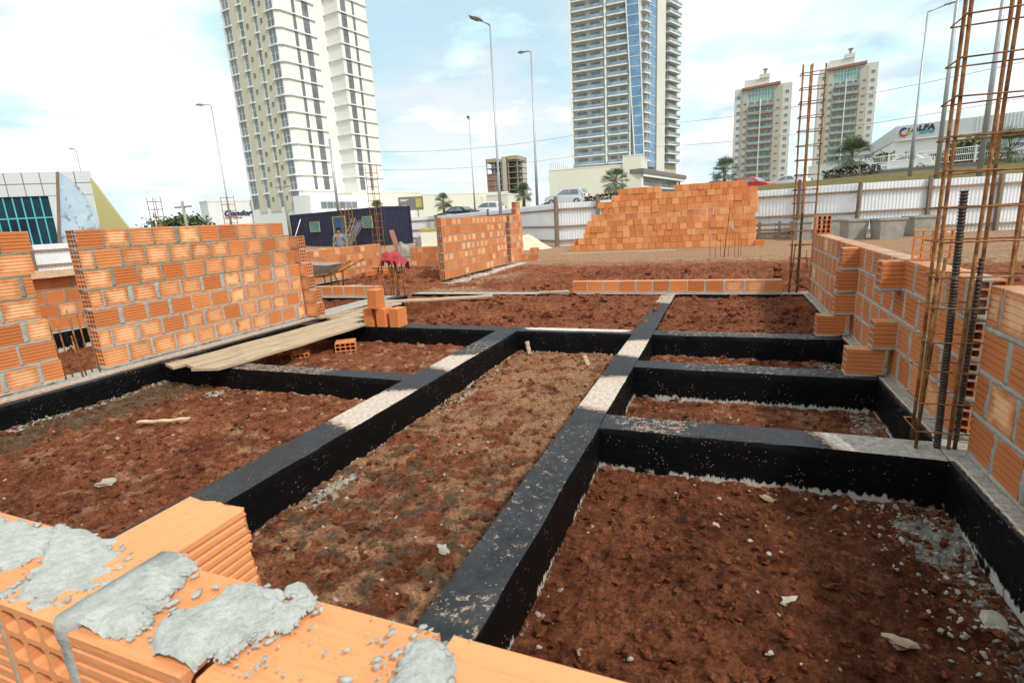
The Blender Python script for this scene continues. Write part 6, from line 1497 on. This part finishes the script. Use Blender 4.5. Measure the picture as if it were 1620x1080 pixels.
def hedge(label, pa_, pb_, D, h, w=.8):
    A = gD(*pa_, D); B = gD(*pb_, D); d = B - A; L = float(np.linalg.norm(d[:2])); root = thing('hedge', label, 'hedge', (A[0], A[1], float(ground_z(A[0], A[1]))), math.atan2(d[1], d[0])); r = random.Random(4); V = []; Fc = []
    z1 = float(ground_z(B[0], B[1])) - float(ground_z(A[0], A[1]))
    for i in range(int(L * 150)):
        x = r.uniform(0, L); q = np.array([x, r.gauss(0, w * .3), z1 * x / L + h * r.random() ** .7 * (.75 + .5 * float(vn(np.array(x * .9), np.array(0.))))]); u = np.array([r.gauss(0, 1) for _ in range(3)]); u /= np.linalg.norm(u); v = np.cross(u, [.3, .5, 1]); s = .10; b = len(V); V += [q - u * s, q + v * s * .6, q + u * s, q - v * s * .6]; Fc.append((b, b + 1, b + 2, b + 3))
    m = MB(); m.add(V, Fc); m.build('foliage', MT['hedge'], root)
    m = MB(); m.box(.1, L - .1, -w * .25, w * .25, -.3 + min(0, z1), h * .35 + min(0, z1)); m.build('stems', MT['bark'], root); return root
hedge('dark clipped hedge along the road below the palms in the centre', (700, 341), (868, 328), 41, .55)
hedge('dark clipped hedge along the road left of the brick stack', (925, 318), (985, 312), 40, .6)
hedge('dark reddish hedge on the bank under the broad fan palm', (1300, 282), (1392, 272), 43, .7, 1.2)
# white railing on the bank
rl_ = thing('railing', 'white metal railing on top of the grassy bank before the ALFA building', 'railing', (0, 0, 0))
az0, az1 = math.degrees(gh(1325, 256)), 26.0; npn = 9
for i in range(npn + 1):
    a = az0 + (az1 - az0) * i / npn; p = pol(a, 52); zg = float(ground_z(p[0], p[1])); m = MB(); m.box(-.06, .06, -.06, .06, -.1, 1.15, TM((p[0], p[1], zg), -math.radians(a))); m.build('post', MT['white'], rl_)
    if i < npn:
        a2 = az0 + (az1 - az0) * (i + 1) / npn; q = pol(a2, 52); zq = float(ground_z(q[0], q[1])); m = MB()
        for hh in (.15, .6, 1.05): m.tube([(p[0], p[1], zg + hh), (q[0], q[1], zq + hh)], .03, 5)
        for k in range(1, 16): t = k / 16; x, y, z = p[0] + (q[0] - p[0]) * t, p[1] + (q[1] - p[1]) * t, zg + (zq - zg) * t; m.tube([(x, y, z + .15), (x, y, z + 1.05)], .012, 4)
        m.build('rail_panel', MT['white'], rl_)

# ================================================================ CARS
def car(label, px, D, heading, col, kind='hatch', zoff=0.0, rough=.3):
    a = gh(px, 310); p = np.array([math.sin(a) * D, math.cos(a) * D]); zg = float(ground_z(*p)) + zoff
    root = thing('parked_car', label, 'car', (p[0], p[1], zg), rot_of(heading), 'cars along the road behind the fence'); W2 = .86
    mt = MT.get('paint_' + col[0]) or simple('car_paint_' + col[0], col[1], tuple(x * .93 for x in col[1]), .7, .28, .1); MT['paint_' + col[0]] = mt
    if kind == 'hatch': out = [(-1.95, .45), (-1.97, .75), (-1.85, .98), (-1.62, 1.38), (-1.35, 1.50), (-.2, 1.53), (.35, 1.42), (.98, .99), (1.75, .86), (1.98, .68), (2.0, .36), (1.85, .22), (-1.8, .22), (-1.93, .30)]
    else: out = [(-2.15, .45), (-2.17, .78), (-2.1, .95), (-1.55, 1.02), (-1.0, 1.38), (-.3, 1.46), (.3, 1.40), (1.05, .98), (1.95, .84), (2.2, .66), (2.22, .36), (2.05, .22), (-2.0, .22), (-2.13, .30)]
    n = len(out); V = []; tum = lambda z: 1 - .24 * max(0, (z - .92)) / .6
    for s, ins in ((-1, .93), (-.93, 1), (.93, 1), (1, .93)):
        for (x, z) in out: V.append((x * (.985 if ins < 1 else 1), s * W2 * tum(z), .22 + (z - .22) * (ins * .06 + .94) if ins < 1 else z))
    Fc = [tuple(range(n)), tuple(range(3 * n, 4 * n))[::-1]] + [(k * n + i, (k + 1) * n + i, (k + 1) * n + (i + 1) % n, k * n + (i + 1) % n) for k in range(3) for i in range(n)]
    m = MB(); m.add(V, Fc); m.build('body', mt, root, False)
    belt = 1.0
    polys = [[(-1.45, belt), (-1.3, 1.38), (-.55, 1.42), (-.55, belt)], [(-.48, belt), (-.48, 1.43), (.15, 1.40), (.72, belt)]] if kind == 'hatch' else [[(-1.25, belt), (-.9, 1.30), (-.32, 1.37), (-.32, belt)], [(-.25, belt), (-.25, 1.37), (.22, 1.32), (.78, belt)]]
    for s in (-1, 1):
        for pl in polys:
            V = [(x, s * (W2 * tum(z) + .012), z) for x, z in pl]; V2 = [(x, s * (W2 * tum(z) - .03), z) for x, z in pl]; m = MB(); m.add(V + V2, [(0, 1, 2, 3), (4, 7, 6, 5)] + [(i, (i + 1) % 4, (i + 1) % 4 + 4, i + 4) for i in range(4)]); m.build('side_window', MT['glass'], root)
    wsz = [(.95, 1.01), (.40, 1.40)] if kind == 'hatch' else [(1.02, 1.0), (.36, 1.38)]; rsz = [(-1.82, 1.06), (-1.62, 1.40)] if kind == 'hatch' else [(-1.5, 1.06), (-1.05, 1.36)]
    for (x0, z0_), (x1, z1_) in (wsz, rsz):
        dx_ = .03 if x0 > 0 else -.03; V = [(x0 + dx_, -.68 * tum(z0_), z0_ + .02), (x0 + dx_, .68 * tum(z0_), z0_ + .02), (x1 + dx_, .7 * tum(z1_), z1_ + .02), (x1 + dx_, -.7 * tum(z1_), z1_ + .02)]
        V2 = [(x - dx_ * 2, y, z - .03) for x, y, z in V]; m = MB(); m.add(V + V2, [(0, 1, 2, 3), (4, 7, 6, 5)] + [(i, (i + 1) % 4, (i + 1) % 4 + 4, i + 4) for i in range(4)]); m.build('windscreen' if x0 > 0 else 'rear_window', MT['glass'], root)
    wx = 1.25 if kind == 'hatch' else 1.38
    for sx in (-1, 1):
        for s in (-1, 1):
            m = MB(); m.tube([(sx * wx, s * (W2 - .16), .30), (sx * wx, s * (W2 + .025), .30)], .31, 20); wo = m.build('wheel', MT['black'], root, True)
            m = MB(); m.tube([(sx * wx, s * (W2 + .0), .30), (sx * wx, s * (W2 + .035), .30)], .19, 12); m.build('rim', MT['chrome'], wo)
    for s in (-1, 1):
        X = out[-4][0]; m = MB(); m.box(out[8][0] - .05, out[9][0] + .0, s * .62 - .14, s * .62 + .14, .62, .78); m.build('headlight', MT['chrome'], root)
        m = MB(); m.box(out[1][0] - .03, out[1][0] + .15, s * .68 - .12, s * .68 + .12, .78, .95); m.build('tail_light', MT['redink'], root)
    return root
car('silver hatchback parked side-on above the white fence left of the brick stack', 897, 52, -85, ('silver', (.62, .63, .65)), 'hatch')
car('white pickup-like car behind the fence between the lamp posts', 768, 58, -95, ('white', (.80, .80, .80)), 'hatch')
car('dark maroon sedan parked under the left fan palm above the fence', 697, 50, -75, ('maroon', (.05, .02, .025)), 'sedan')
car('black sedan nose just right of the maroon car under the palm', 722, 56, -80, ('black', (.02, .02, .022)), 'sedan')
car('red car whose roof shows just above the middle of the brick stack', 1132, 62, -60, ('red', (.50, .03, .03)), 'sedan')
car('bright red hatchback beside the right shoulder of the brick stack', 1190, 62, 120, ('red2', (.58, .03, .035)), 'hatch')
car('white sedan behind the thin rebar cage above the fence', 1245, 64, -50, ('white', (.80, .80, .80)), 'sedan')
car('white sedan on the bank in front of the ALFA building', 1430, 60, -52, ('white', (.80, .80, .80)), 'sedan')
car('dark car just behind the white sedan at the ALFA building', 1468, 64, -52, ('grey', (.06, .065, .07)), 'hatch')
